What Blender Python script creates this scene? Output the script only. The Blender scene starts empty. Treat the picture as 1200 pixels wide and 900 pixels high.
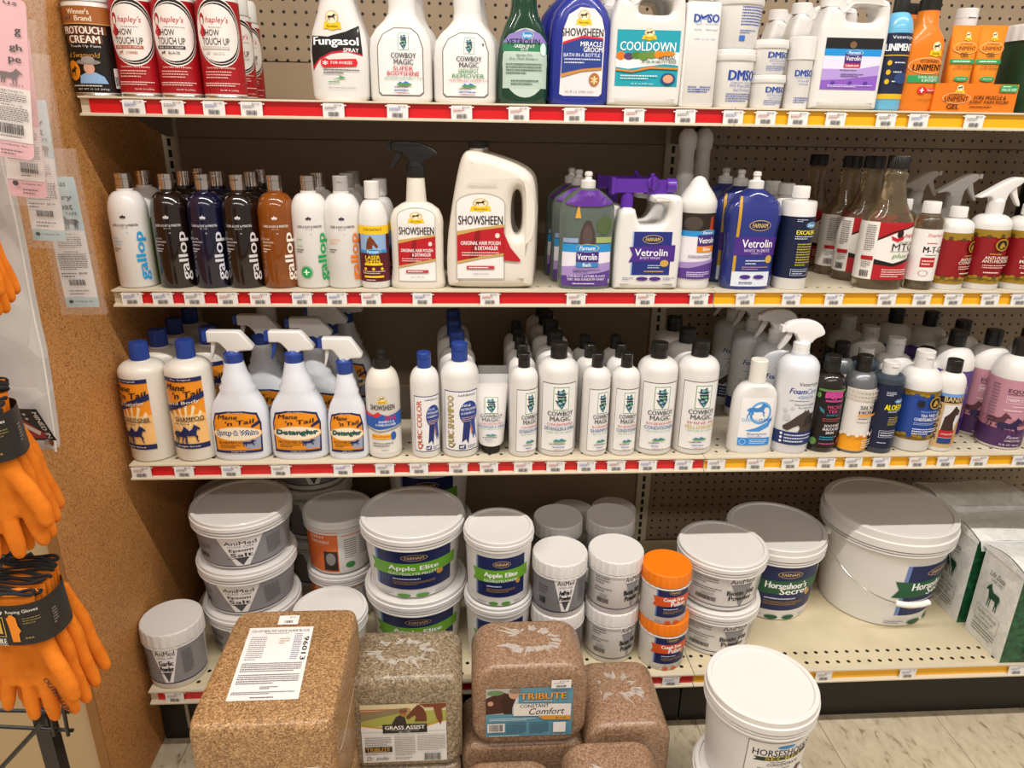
import bpy, math, random
from math import sin, cos, pi, sqrt
from mathutils import Vector, Matrix
from mathutils.geometry import tessellate_polygon
random.seed(7)
SC = bpy.context.scene
COL = SC.collection

# ------------------------------------------------------------------ camera, world, lights, exposure
FPX = 833.27
CAMP = Vector((.70563, -1.84281, 1.37859)); PT, YW, RL = .34915, .06613, .0165
FW = Vector((sin(YW)*cos(PT), cos(YW)*cos(PT), -sin(PT)))
R0 = Vector((cos(YW), -sin(YW), 0)); U0 = R0.cross(FW)
RT = R0*cos(RL)+U0*sin(RL); UP = -R0*sin(RL)+U0*cos(RL)
cd = bpy.data.cameras.new('camera'); cam = bpy.data.objects.new('camera', cd); COL.objects.link(cam)
cd.sensor_width = 36; cd.lens = 36*FPX/1200; cd.clip_start = .02
M4 = Matrix((RT, UP, -FW)).transposed().to_4x4(); M4.translation = CAMP
cam.matrix_world = M4; SC.camera = cam

SC.view_settings.view_transform = 'Standard'; SC.view_settings.look = 'None'
SC.view_settings.exposure = 0.0; SC.view_settings.gamma = 1; SC.view_settings.use_curve_mapping = False
wd = bpy.data.worlds.new('store_light'); SC.world = wd; wd.use_nodes = True
bg = wd.node_tree.nodes['Background']; bg.inputs[0].default_value = (1, .89, .78, 1); bg.inputs[1].default_value = .40

def tube_row(name, y, z, x0, x1, width, watts):
    n = 4; L = (x1-x0)/n
    for i in range(n):
        l = bpy.data.lights.new(name, 'AREA'); l.shape = 'RECTANGLE'; l.size = L*.97; l.size_y = width
        l.energy = watts/n; l.color = (1, .95, .88)
        o = bpy.data.objects.new(name, l); COL.objects.link(o); o.location = (x0+L*(i+.5), y, z)
tube_row('ceiling_tube_light', -1.5, 3.0, -1.6, 3.4, .05, 108)
tube_row('far_ceiling_tube_light', -3.6, 3.2, -1.6, 3.4, .3, 62)

# ------------------------------------------------------------------ projection helpers (pixel -> point in the place)
def proj(x, y, z):
    d = Vector((x, y, z))-CAMP; w = d.dot(FW)
    return 600+FPX*d.dot(RT)/w, 450-FPX*d.dot(UP)/w, w
def hit(px, py, ax, val):
    d = FW*FPX+RT*(px-600)-UP*(py-450); return CAMP+d*((val-CAMP[ax])/d[ax])
def solve_x(px, y, z):
    x = hit(px, 450, 1, y).x
    for _ in range(4):
        a = proj(x, y, z)[0]; b = proj(x+.01, y, z)[0]; x += (px-a)/((b-a)/.01)
    return x
def solve_z(py, x, y, z):
    for _ in range(5):
        a = proj(x, y, z)[1]; b = proj(x, y, z+.01)[1]; z += (py-a)/((b-a)/.01)
    return z

# ------------------------------------------------------------------ materials
MATS = {}
def lin(h):
    h = h.lstrip('#'); out = []
    for i in (0, 2, 4):
        c = int(h[i:i+2], 16)/255; out.append(c/12.92 if c <= .04045 else ((c+.055)/1.055)**2.4)
    return (*out, 1)
def mat(h, rough=.4, metal=0, trans=0, coat=0, name=None, alpha=1, ior=1.45):
    k = (h, rough, metal, trans, coat, alpha)
    if k in MATS: return MATS[k]
    m = bpy.data.materials.new(name or 'plastic_'+h); m.use_nodes = True
    b = m.node_tree.nodes['Principled BSDF']
    b.inputs['Base Color'].default_value = lin(h); b.inputs['Roughness'].default_value = rough
    b.inputs['Metallic'].default_value = metal; b.inputs['Transmission Weight'].default_value = trans
    b.inputs['Coat Weight'].default_value = coat; b.inputs['Alpha'].default_value = alpha; b.inputs['IOR'].default_value = ior
    MATS[k] = m; return m
def ink(h): return mat(h, .42)
WHITE = 'e1deda'
def white(): return mat(WHITE, .3, coat=.15)
def nodes(m): return m.node_tree.nodes, m.node_tree.links, m.node_tree.nodes['Principled BSDF']
def N(ns, t, **kw):
    n = ns.new(t)
    for k, v in kw.items(): setattr(n, k, v)
    return n
def grain_mat(name, cols, scale, bump, rough, coat=0, big=3.0):
    m = bpy.data.materials.new(name); m.use_nodes = True; ns, lk, b = nodes(m)
    tc = N(ns, 'ShaderNodeTexCoord'); v = N(ns, 'ShaderNodeTexVoronoi'); v.inputs['Scale'].default_value = scale
    nz = N(ns, 'ShaderNodeTexNoise'); nz.inputs['Scale'].default_value = scale*1.7; nz.inputs['Detail'].default_value = 4
    lk.new(tc.outputs['Object'], v.inputs['Vector']); lk.new(tc.outputs['Object'], nz.inputs['Vector'])
    sep = N(ns, 'ShaderNodeSeparateColor'); lk.new(v.outputs['Color'], sep.inputs[0])
    mx = N(ns, 'ShaderNodeMath', operation='ADD'); lk.new(sep.outputs[0], mx.inputs[0]); lk.new(nz.outputs[0], mx.inputs[1])
    mm = N(ns, 'ShaderNodeMath', operation='MULTIPLY'); lk.new(mx.outputs[0], mm.inputs[0]); mm.inputs[1].default_value = .5
    r = N(ns, 'ShaderNodeValToRGB'); lk.new(mm.outputs[0], r.inputs[0])
    e = r.color_ramp.elements; e[0].position = .2; e[0].color = lin(cols[0]); e[1].position = .8; e[1].color = lin(cols[-1])
    for i, c in enumerate(cols[1:-1]):
        q = e.new(.2+.6*(i+1)/(len(cols)-1)); q.color = lin(c)
    n2 = N(ns, 'ShaderNodeTexNoise'); n2.inputs['Scale'].default_value = big; lk.new(tc.outputs['Object'], n2.inputs['Vector'])
    mr = N(ns, 'ShaderNodeMapRange'); lk.new(n2.outputs[0], mr.inputs[0]); mr.inputs[3].default_value = .8; mr.inputs[4].default_value = 1.2
    vm = N(ns, 'ShaderNodeVectorMath', operation='SCALE'); lk.new(r.outputs[0], vm.inputs[0]); lk.new(mr.outputs[0], vm.inputs['Scale'])
    lk.new(vm.outputs[0], b.inputs['Base Color']); b.inputs['Roughness'].default_value = rough; b.inputs['Coat Weight'].default_value = coat
    b.inputs['Coat Roughness'].default_value = .25
    bp = N(ns, 'ShaderNodeBump'); bp.inputs['Strength'].default_value = bump; bp.inputs['Distance'].default_value = .002
    lk.new(mm.outputs[0], bp.inputs['Height']); lk.new(bp.outputs[0], b.inputs['Normal'])
    return m
def dotted_mat(name, base, rows=None, r=.085, hole='120c08', stagger=False, axes=(0, 2), pitch=.0254):
    """painted sheet metal with punched round holes on a one inch grid; rows limits them to a band (lo, hi) of the second axis"""
    m = bpy.data.materials.new(name); m.use_nodes = True; ns, lk, b = nodes(m)
    tc = N(ns, 'ShaderNodeTexCoord'); s = N(ns, 'ShaderNodeSeparateXYZ'); lk.new(tc.outputs['Object'], s.inputs[0])
    def op(o, a, c=None):
        n = N(ns, 'ShaderNodeMath', operation=o)
        for i, q in enumerate((a, c)):
            if q is None: continue
            if isinstance(q, (int, float)): n.inputs[i].default_value = q
            else: lk.new(q, n.inputs[i])
        return n.outputs[0]
    u = op('DIVIDE', s.outputs[axes[0]], pitch); v = op('DIVIDE', s.outputs[axes[1]], pitch*(1 if not stagger else 1.3))
    if stagger: u = op('ADD', u, op('MULTIPLY', op('FLOORED_MODULO', op('FLOOR', v), 2), .5))
    du = op('SUBTRACT', op('FRACT', u), .5); dv = op('MULTIPLY', op('SUBTRACT', op('FRACT', v), .5), (1 if not stagger else 1.3))
    d = op('ADD', op('MULTIPLY', du, du), op('MULTIPLY', dv, dv))
    msk = op('LESS_THAN', d, r*r*2.2)
    if rows:
        w = s.outputs[axes[1]]; msk = op('MULTIPLY', msk, op('MULTIPLY', op('GREATER_THAN', w, rows[0]), op('LESS_THAN', w, rows[1])))
    mx = N(ns, 'ShaderNodeMix', data_type='RGBA'); lk.new(msk, mx.inputs[0])
    nz = N(ns, 'ShaderNodeTexNoise'); nz.inputs['Scale'].default_value = 9; nz.inputs['Detail'].default_value = 6; lk.new(tc.outputs['Object'], nz.inputs['Vector'])
    cr = N(ns, 'ShaderNodeValToRGB'); lk.new(nz.outputs[0], cr.inputs[0])
    c0 = lin(base); cr.color_ramp.elements[0].position = .3; cr.color_ramp.elements[1].position = .6
    cr.color_ramp.elements[0].color = (c0[0]*.86, c0[1]*.85, c0[2]*.82, 1); cr.color_ramp.elements[1].color = c0
    lk.new(cr.outputs[0], mx.inputs[6]); mx.inputs[7].default_value = lin(hole); lk.new(mx.outputs[2], b.inputs['Base Color'])
    b.inputs['Roughness'].default_value = .45
    bp = N(ns, 'ShaderNodeBump'); bp.invert = True; bp.inputs['Distance'].default_value = .003; bp.inputs['Strength'].default_value = .8
    lk.new(msk, bp.inputs['Height']); lk.new(bp.outputs[0], b.inputs['Normal'])
    return m

# ------------------------------------------------------------------ mesh helpers
class MB:
    def __init__(s): s.v = []; s.f = []; s.m = []
    def add(s, vs, fs, mi=0):
        o = len(s.v); s.v += [tuple(q) for q in vs]; s.f += [tuple(i+o for i in f) for f in fs]; s.m += [mi]*len(fs)
        return s
    def box(s, x0, y0, z0, x1, y1, z1, mi=0):
        v = [(x, y, z) for x in (x0, x1) for y in (y0, y1) for z in (z0, z1)]
        return s.add(v, [(0, 1, 3, 2), (4, 6, 7, 5), (0, 4, 5, 1), (2, 3, 7, 6), (0, 2, 6, 4), (1, 5, 7, 3)], mi)
    def loft(s, secs, n=40, mi=0, cap=True):
        """secs: (z, a, b, power, cx, cy)"""
        vs = []
        for z, a, b, p, cx, cy in secs:
            for i in range(n):
                t = 2*pi*i/n; st, ct = sin(t), cos(t)
                vs.append((cx+a*math.copysign(abs(st)**(2/p), st), cy-b*math.copysign(abs(ct)**(2/p), ct), z))
        fs = []
        for k in range(len(secs)-1):
            for i in range(n):
                j = (i+1) % n; fs.append((k*n+i, k*n+j, (k+1)*n+j, (k+1)*n+i))
        if cap:
            fs.append(tuple(range(n))[::-1]); fs.append(tuple((len(secs)-1)*n+i for i in range(n)))
        return s.add(vs, fs, mi)
    def lathe(s, prof, n=48, mi=0, cap=True, c=(0, 0)):
        return s.loft([(z, r, r, 2, c[0], c[1]) for r, z in prof], n, mi, cap)
    def tube(s, pts, r, n=8, mi=0):
        pts = [Vector(p) for p in pts]; vs = []; fs = []
        for i, p in enumerate(pts):
            d = (pts[min(i+1, len(pts)-1)]-pts[max(i-1, 0)]).normalized()
            a = d.cross(Vector((0, 1, .01))); a = a.normalized() if a.length > .05 else d.cross(Vector((1, 0, 0))).normalized(); b = d.cross(a)
            rr = r[i] if isinstance(r, (list, tuple)) else r
            vs += [p+(a*cos(2*pi*k/n)+b*sin(2*pi*k/n))*rr for k in range(n)]
        for i in range(len(pts)-1):
            for k in range(n):
                j = (k+1) % n; fs.append((i*n+k, i*n+j, (i+1)*n+j, (i+1)*n+k))
        fs.append(tuple(range(n))[::-1]); fs.append(tuple((len(pts)-1)*n+k for k in range(n)))
        return s.add(vs, fs, mi)
    def build(s, name, mats, parent=None, smooth=35, loc=None):
        me = bpy.data.meshes.new(name); me.from_pydata(s.v, [], s.f)
        if not isinstance(mats, (list, tuple)): mats = [mats]
        for m in mats: me.materials.append(m)
        if len(mats) > 1: me.polygons.foreach_set('material_index', s.m)
        if smooth:
            me.polygons.foreach_set('use_smooth', [True]*len(me.polygons)); me.set_sharp_from_angle(angle=math.radians(smooth))
        me.update()
        o = bpy.data.objects.new(name, me); COL.objects.link(o)
        if parent: o.parent = parent
        if loc: o.location = loc
        return o
def chaikin(p, k=2):
    for _ in range(k):
        q = []
        for i in range(len(p)):
            a, b = p[i], p[(i+1) % len(p)]
            q += [(a[0]*.75+b[0]*.25, a[1]*.75+b[1]*.25), (a[0]*.25+b[0]*.75, a[1]*.25+b[1]*.75)]
        p = q
    return p
def outline(mb, loops, thick, bevel, mi=0, y0=0, soft=2, tf=None):
    """solid made from a front outline (x, z) and holes, with rounded edges"""
    c = bpy.data.curves.new('outline', 'CURVE'); c.dimensions = '2D'; c.fill_mode = 'BOTH'
    c.extrude = max(thick/2-bevel, .0001); c.bevel_depth = bevel; c.bevel_resolution = 3; c.offset = -bevel
    for lp in loops:
        lp = chaikin(lp, soft) if soft else lp
        sp = c.splines.new('POLY'); sp.points.add(len(lp)-1)
        for i, (x, z) in enumerate(lp): sp.points[i].co = (x, z, 0, 1)
        sp.use_cyclic_u = True
    o = bpy.data.objects.new('outline', c); me = o.to_mesh()
    vs = [(v.co.x, y0-v.co.z, v.co.y) for v in me.vertices]
    if tf: vs = [tf(*q) for q in vs]
    fs = [tuple(p.vertices) for p in me.polygons]
    # weld coincident rim vertices so that shading runs across
    key = {}; mp = []
    out = []
    for v in vs:
        k = (round(v[0], 5), round(v[1], 5), round(v[2], 5))
        if k not in key: key[k] = len(out); out.append(v)
        mp.append(key[k])
    ff = []
    for f in fs:
        g = []
        for i in f:
            if mp[i] not in g: g.append(mp[i])
        if len(g) > 2: ff.append(tuple(g))
    mb.add(out, ff, mi); o.to_mesh_clear(); bpy.data.objects.remove(o); bpy.data.curves.remove(c)
    return mb

# ------------------------------------------------------------------ things
USED = {}
def root(name, loc, label, cat, group=None, rz=0, kind=None, shared=False):
    o = bpy.data.objects.new(name, None); COL.objects.link(o); o.empty_display_size = .02
    o.location = loc; o.rotation_euler = (0, 0, rz); setp(o, label, cat, group, kind); return o
def setp(o, label=None, cat=None, group=None, kind=None):
    if label:
        label = ' '.join(label.split())
        USED[label] = USED.get(label, 0)+1; o['label'] = label
        if USED[label] > 1: print('DUPLICATE LABEL', label)
        n = len(label.split())
        if n > 16 or n < 4: print('LABEL LENGTH', n, label)
    if cat: o['category'] = cat
    if group: o['group'] = group
    if kind: o['kind'] = kind
def copy_tree(r, loc, label, rz=None):
    c = r.copy(); COL.objects.link(c); c.location = loc
    if rz is not None: c.rotation_euler = (0, 0, rz)
    setp(c, label)
    for ch in list(r.children):
        d = ch.copy(); COL.objects.link(d); d.parent = c
        for g in list(ch.children):
            e = g.copy(); COL.objects.link(e); e.parent = d
    return c

# ------------------------------------------------------------------ printing on surfaces
class Surf:
    tabs = {}
    def __init__(s, secs): s.s = sorted(secs, key=lambda q: q[0])
    def sec(s, z):
        S = s.s
        if z <= S[0][0]: return S[0][1:]
        for i in range(len(S)-1):
            if S[i][0] <= z <= S[i+1][0] and S[i+1][0] > S[i][0]:
                t = (z-S[i][0])/(S[i+1][0]-S[i][0]); return [S[i][k]*(1-t)+S[i+1][k]*t for k in range(1, 6)]
        return S[-1][1:]
    def at(s, u, z, off):
        a, b, p, cx, cy = s.sec(z)
        k = (round(b/a, 2), round(p, 1))
        if k not in s.tabs:
            T = [(0., 0.)]; x0, y0 = 0., -k[0]; L = 0.
            for i in range(1, 401):
                t = pi*i/400; x = abs(sin(t))**(2/k[1]); y = -k[0]*math.copysign(abs(cos(t))**(2/k[1]), cos(t))
                L += math.hypot(x-x0, y-y0); x0, y0 = x, y; T.append((L, t))
            s.tabs[k] = T
        T = s.tabs[k]; w = min(abs(u)/a, T[-1][0]*.999); lo, hi = 0, 400
        while hi-lo > 1:
            m = (lo+hi)//2
            if T[m][0] <= w: lo = m
            else: hi = m
        f = (w-T[lo][0])/max(T[hi][0]-T[lo][0], 1e-9); t = T[lo][1]+(T[hi][1]-T[lo][1])*f
        st, ct = sin(t), cos(t); x = a*abs(st)**(2/p); y = -b*math.copysign(abs(ct)**(2/p), ct)
        nx = (abs(x)/a)**(p-1)/a; ny = math.copysign((abs(y)/b)**(p-1)/b, y); l = math.hypot(nx, ny) or 1
        if u < 0: x = -x; nx = -nx
        return (cx+x+nx/l*off, cy+y+ny/l*off, z)
class Flat:
    """a plane: origin, u direction, v direction"""
    def __init__(s, o, u, v): s.o = Vector(o); s.u = Vector(u).normalized(); s.v = Vector(v).normalized(); s.n = s.u.cross(s.v)
    def at(s, u, z, off): return tuple(s.o+s.u*u+s.v*z+s.n*off)
TXT = {}; TURN = [0.]      # TURN: how far a round container is turned, in radians
def text_mesh(t, bold, res):
    k = (t, bold, res)
    if k not in TXT:
        c = bpy.data.curves.new('t', 'FONT'); c.body = t; c.resolution_u = res; c.offset = 0
        c.align_x = 'CENTER'; c.space_line = .85
        o = bpy.data.objects.new('t', c); me = o.to_mesh()
        vs = [(v.co.x, v.co.y) for v in me.vertices]; fs = [tuple(p.vertices) for p in me.polygons]
        o.to_mesh_clear(); bpy.data.objects.remove(o); bpy.data.curves.remove(c)
        if not vs: vs = [(0, 0)]
        xs = [v[0] for v in vs]; ys = [v[1] for v in vs]; x0, x1, y0, y1 = min(xs), max(xs), min(ys), max(ys)
        vs = [((x-(x0+x1)/2)/max(x1-x0, 1e-6), (y-(y0+y1)/2)/max(y1-y0, 1e-6)) for x, y in vs]
        TXT[k] = (vs, fs)
    return TXT[k]
HORSE = [(.0, .62), (.03, .46), (.06, .62), (.12, .70), (.30, .72), (.48, .68), (.62, .76), (.70, .92), (.75, 1.), (.78, .94), (.86, .90), (1., .76), (.97, .69), (.88, .74), (.84, .70), (.80, .58), (.78, .50), (.86, .38), (.82, .24), (.88, .14), (.84, .1), (.77, .22), (.76, .38), (.66, .44), (.45, .42), (.32, .44), (.34, .3), (.26, .18), (.30, .02), (.25, 0), (.20, .18), (.26, .32), (.18, .44), (.16, .30), (.08, .16), (.10, .0), (.05, .0), (.03, .18), (.10, .34), (.08, .52)]
STAND = [(.02, .6), (.0, .35), (.04, .62), (.1, .7), (.3, .72), (.5, .7), (.62, .78), (.72, .96), (.76, 1.), (.79, .94), (.88, .86), (1., .7), (.97, .64), (.88, .7), (.83, .68), (.78, .5), (.74, .4), (.75, .2), (.76, .0), (.71, .0), (.7, .2), (.68, .38), (.62, .38), (.62, .2), (.62, .0), (.57, .0), (.57, .2), (.55, .4), (.3, .4), (.26, .3), (.28, .15), (.26, 0), (.21, 0), (.22, .15), (.18, .3), (.16, .2), (.14, 0), (.09, 0), (.1, .2), (.09, .4), (.06, .55)]
HEAD = [(0, 0), (.02, .4), (.15, .75), (.3, .9), (.33, 1.), (.4, .92), (.43, 1.), (.48, .9), (.62, .78), (.85, .48), (1., .3), (.97, .18), (.85, .15), (.7, .3), (.57, .38), (.52, .25), (.6, 0)]
STAR = [(.5+.5*(1 if i % 2 == 0 else .4)*sin(pi*i/5), .5+.5*(1 if i % 2 == 0 else .4)*cos(pi*i/5)) for i in range(10)]
def HS(shape, u, v, w, h, col, flip=False):
    return [('p', [(u-w/2+(1-x if flip else x)*w, v-h/2+y*h) for x, y in shape], col)]
def label(parent, surf, prims, U, V, name='label', base=.0004, step=.00012, du=None, curved=True, rows=1, lab=None, v0=0, dv=None):
    """prims use u in units of U metres (0 = front centre) and v in units of V metres (+v0); each prim is one thin printed layer"""
    cols = []; mb = MB(); lay = 0; ex = [0]; rnd = random.Random(len(prims)*7+int(U*1e4))
    du = du or (sqrt(8*max(U, .01)*.00008) if curved else 9)
    fl = []
    for p in prims: fl += p if isinstance(p, list) else [p]
    for p in fl:
        k = p[0]; tris = []; lay += 1; off = base+step*lay
        def quad(x0, y0, x1, y1):
            nx = max(1, int(math.ceil(abs(x1-x0)/du))); ny = max(1, int(math.ceil(abs(y1-y0)/dv))) if dv else (rows if abs(y1-y0) > V*.2 else 1)
            for i in range(nx):
                for j in range(ny):
                    a = x0+(x1-x0)*i/nx; b = x0+(x1-x0)*(i+1)/nx; c = y0+(y1-y0)*j/ny; d = y0+(y1-y0)*(j+1)/ny
                    tris.append([(a, c), (b, c), (b, d), (a, d)])
        def poly(pts):
            for t in tessellate_polygon([[Vector((x, y, 0)) for x, y in pts]]): tri([pts[i] for i in t])
        def tri(t):
            xs = [q[0] for q in t]
            if max(xs)-min(xs) > du*1.08:
                e = max(range(3), key=lambda i: abs(t[i][0]-t[(i+1) % 3][0])); a, b, c = t[e], t[(e+1) % 3], t[(e+2) % 3]
                m = ((a[0]+b[0])/2, (a[1]+b[1])/2); tri([a, m, c]); tri([m, b, c])
            elif dv and max(q[1] for q in t)-min(q[1] for q in t) > dv*1.6:
                e = max(range(3), key=lambda i: abs(t[i][1]-t[(i+1) % 3][1])); a, b, c = t[e], t[(e+1) % 3], t[(e+2) % 3]
                m = ((a[0]+b[0])/2, (a[1]+b[1])/2); tri([a, m, c]); tri([m, b, c])
            else:
                if (t[1][0]-t[0][0])*(t[2][1]-t[0][1])-(t[2][0]-t[0][0])*(t[1][1]-t[0][1]) < 0: t = [t[0], t[2], t[1]]
                tris.append(t+[ex[0]] if ex[0] else t)
        if k == 'r': quad(p[1]*U, p[2]*V, p[3]*U, p[4]*V); col = p[5]
        elif k == 'e':
            n = 28; poly([(p[1]*U+p[3]*U*cos(2*pi*i/n), p[2]*V+p[4]*V*sin(2*pi*i/n)) for i in range(n)]); col = p[5]
        elif k == 'c':
            n = 32; th = p[6] if len(p) > 6 else .12
            for i in range(n):
                a, b = 2*pi*i/n, 2*pi*(i+1)/n
                q = [(p[1]*U+p[3]*U*f*cos(g), p[2]*V+p[4]*V*f*sin(g)) for f, g in ((1-th, a), (1, a), (1, b), (1-th, b))]
                tris.append(q)
            col = p[5]
        elif k == 'p': poly([(x*U, y*V) for x, y in p[1]]); col = p[2]
        elif k == 'b':     # rectangle outline u0 v0 u1 v1 col thickness(m)
            t = p[6] if len(p) > 6 else .0008; x0, y0, x1, y1 = p[1]*U, p[2]*V, p[3]*U, p[4]*V
            quad(x0, y0, x1, y0+t); quad(x0, y1-t, x1, y1); quad(x0, y0, x0+t, y1); quad(x1-t, y0, x1, y1); col = p[5]
        elif k == 'l':     # fine print
            n = p[5]; col = p[6]; x0, x1 = p[1]*U, p[3]*U; dy = (p[4]-p[2])*V/n
            for i in range(n):
                x = x0; yb = p[2]*V+dy*i+dy*.25; xe = x0+(x1-x0)*(1 if i else rnd.uniform(.5, .9))
                while x < xe-.0005:
                    w = min(rnd.uniform(.0012, .0038), xe-x); tris.append([(x, yb), (x+w, yb), (x+w, yb+dy*.42), (x, yb+dy*.42)]); x += w+.0009
        elif k == 'B':     # barcode
            col = p[5] if len(p) > 5 else '151515'; x = p[1]*U
            while x < p[3]*U-.0003:
                w = rnd.choice((.0004, .0007, .0011)); tris.append([(x, p[2]*V), (x+w, p[2]*V), (x+w, p[4]*V), (x, p[4]*V)]); x += w+rnd.choice((.0004, .0008))
        elif k == 't':
            txt, u, v, wu, hv, col = p[1:7]; opt = p[7] if len(p) > 7 else ''
            res = 2 if hv*V > .006 or 'v' in opt else 1
            vs, fs = text_mesh(txt, 2 if 'B' in opt else (1 if 'b' in opt else 0), res)
            q = []
            ang = float(opt.split('@')[1]) if '@' in opt else 0
            for x, y in vs:
                if 'i' in opt: x += y*.25*(hv*V)/(wu*U)
                if 'v' in opt: X, Y = -y*wu*U, x*hv*V
                elif 'd' in opt: X, Y = y*wu*U, -x*hv*V
                else: X, Y = x*wu*U, y*hv*V
                if ang: X, Y = X*cos(ang)-Y*sin(ang), X*sin(ang)+Y*cos(ang)
                q.append((X+u*U, Y+v*V))
            gh = (wu*U if ('v' in opt or 'd' in opt) else hv*V)*(.042 if 'B' in opt else .025)      # heavier weight: overprint with a slight shift
            ax = (0, 1) if ('v' in opt or 'd' in opt) else (1, 0)
            for sh in ((-gh, 0, gh) if 'B' in opt else ((-gh/2, gh/2) if 'b' in opt else (0,))):
                qq = [(x+ax[0]*sh, y+ax[1]*sh) for x, y in q]; ex[0] += .00002
                for f in fs:
                    for i in range(1, len(f)-1): tri([qq[f[0]], qq[f[i]], qq[f[i+1]]])
            ex[0] = 0
        if col not in cols: cols.append(col)
        mi = cols.index(col)
        for t in tris:
            o2 = off
            if not isinstance(t[-1], tuple): o2 = off+t[-1]; t = t[:-1]
            mb.add([surf.at(x+TURN[0]*U, y+v0, o2) for x, y in t], [tuple(range(len(t)))], mi)
    o = mb.build(name, [ink(c) for c in cols], parent, smooth=0)
    if lab: o['label'] = lab
    return o
# ------------------------------------------------------------------ the setting
S = 1.219
Z = [1.41632, 1.06142, .7067, .20474]; D = [.41576, .41953, .4757, .57137]
CREAM = 'cfc3ab'
deckm = dotted_mat('shelf_paint', 'd6c8a8', rows=(-.5613, -.4953), stagger=True, axes=(0, 1), r=.12)
deckm2 = dotted_mat('shelf_paint_upper', 'cfc4ae', rows=(-.4623, -.3633), stagger=True, axes=(0, 1), r=.10)
cream = mat(CREAM, .4); back_plain = mat('9a866e', .5)
peg = dotted_mat('pegboard', '9a866e', r=.095)
osb = grain_mat('particleboard', ['6a3f1a', 'b5783c', 'c0864a', 'c68e50', 'd09c5e'], 420, .25, .6, big=5)
red = mat('d1121b', .35, coat=.3); yellow = mat('f2b012', .35, coat=.3); black = mat('17130f', .5); kickm = mat('1a1613', .45)

def struct(mb, name, m, parent=None, smooth=0):
    o = mb.build(name, m, parent, smooth)
    if not parent: o['kind'] = 'structure'
    return o
# floor with individual vinyl tiles
fl = struct(MB().box(-1.6, -3.2, -.05, 3.2, .1, -.004), 'floor', mat('4b4238', .7))
tm = bpy.data.materials.new('vinyl_tile'); tm.use_nodes = True; ns, lk, b = nodes(tm)
tc = N(ns, 'ShaderNodeTexCoord'); oi = N(ns, 'ShaderNodeObjectInfo'); ad = N(ns, 'ShaderNodeVectorMath', operation='ADD')
sc = N(ns, 'ShaderNodeVectorMath', operation='SCALE'); sc.inputs['Scale'].default_value = 40; cmb = N(ns, 'ShaderNodeCombineXYZ')
for i in range(3): lk.new(oi.outputs['Random'], cmb.inputs[i])
lk.new(cmb.outputs[0], sc.inputs[0]); lk.new(tc.outputs['Object'], ad.inputs[0]); lk.new(sc.outputs[0], ad.inputs[1])
nz = N(ns, 'ShaderNodeTexNoise'); nz.inputs['Scale'].default_value = 62; nz.inputs['Detail'].default_value = 6; nz.inputs['Distortion'].default_value = .5
mp = N(ns, 'ShaderNodeMapping'); mp.inputs['Scale'].default_value = (1, .45, 1); mp.inputs['Rotation'].default_value = (0, 0, .5)
lk.new(ad.outputs[0], mp.inputs[0]); lk.new(mp.outputs[0], nz.inputs['Vector'])
cr = N(ns, 'ShaderNodeValToRGB'); e = cr.color_ramp.elements; e[0].position = .27; e[0].color = lin('8d7a62'); e[1].position = .68; e[1].color = lin('cdbfa5')
q = e.new(.34); q.color = lin('ab9a80'); q = e.new(.40); q.color = lin('bfb097'); lk.new(nz.outputs[0], cr.inputs[0]); lk.new(cr.outputs[0], b.inputs['Base Color'])
b.inputs['Roughness'].default_value = .3
T = .3048; t0 = MB().box(.0007, .0007, -.004, T-.0007, T-.0007, 0).build('tile', tm, fl, 0)
first = True
for i in range(-5, 9):
    for j in range(-1, 9):
        o = t0 if first else t0.copy()
        if not first: COL.objects.link(o); o.parent = fl
        o.location = (.04435+T*i, -.48-T*(j), 0); first = False
# side wall of particleboard with its bevelled front edge, beige fixture front beside it
wl = struct(MB().box(-.034, -.716, 0, -.016, .02, 2.1), 'wall_left', osb)
struct(MB().box(-.0345, -.7185, 0, -.0155, -.716, 2.1), 'edge_band', mat('8e5f2c', .6), wl)
wf = struct(MB().box(-1.6, -.712, .0, -.0345, -.70, 2.1), 'wall_beside', mat('b59a72', .5))
# gondola back: panels per bay
wb = struct(MB().box(-.03, .012, 0, 2.5, .03, 2.1), 'wall_back', back_plain)
def zat(py, px): return hit(px, py, 1, 0).z
zs = [zat(72, 310), zat(163, 350)]
def panel(x0, x1, z0, z1, m):
    o = MB().box(x0, -.0015, z0, x1, .012, z1).build('panel', m, wb, 0); return o
g = .0012
panel(.02, S-.02, zs[0]+g, 2.05, peg)
for a, c in ((.2, .60), (.60, 1.0), (1.0, zs[1]), (zs[1], zs[0])): panel(.02, S-.02, a+g, c-g, back_plain)
zr = zat(173, 1000)
for a, c in ((.2, .55), (.55, zr-.4064), (zr-.4064, zr), (zr, zr+.4064), (zr+.4064, 2.05)): panel(S+.02, 2.44, a+g, c-g, peg)
# slotted uprights
slotm = black
for i, X in enumerate((0, S)):
    x0 = -.0145 if i == 0 else X-.019
    u = MB().box(x0, -.012, 0, X+.019, .012, 2.08).build('wall_upright', cream, None, 0); u['kind'] = 'structure'
    mb = MB(); z = .1
    while z < 2.05:
        mb.box(X-.004, -.0128, z, X+.004, -.0119, z+.017); z += .0254
    mb.build('slot_row', slotm, u, 0)
# kick plate
struct(MB().box(-.012, -.5013, 0, S-.002, -.49, .165).box(S+.002, -.5013, 0, 2.44, -.49, .165), 'baseboard_front', kickm)
k = MB().box(.045, -.506, .035, .052, -.5013, .165); struct(k, 'trim_1', mat('a89a82', .4))

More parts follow.
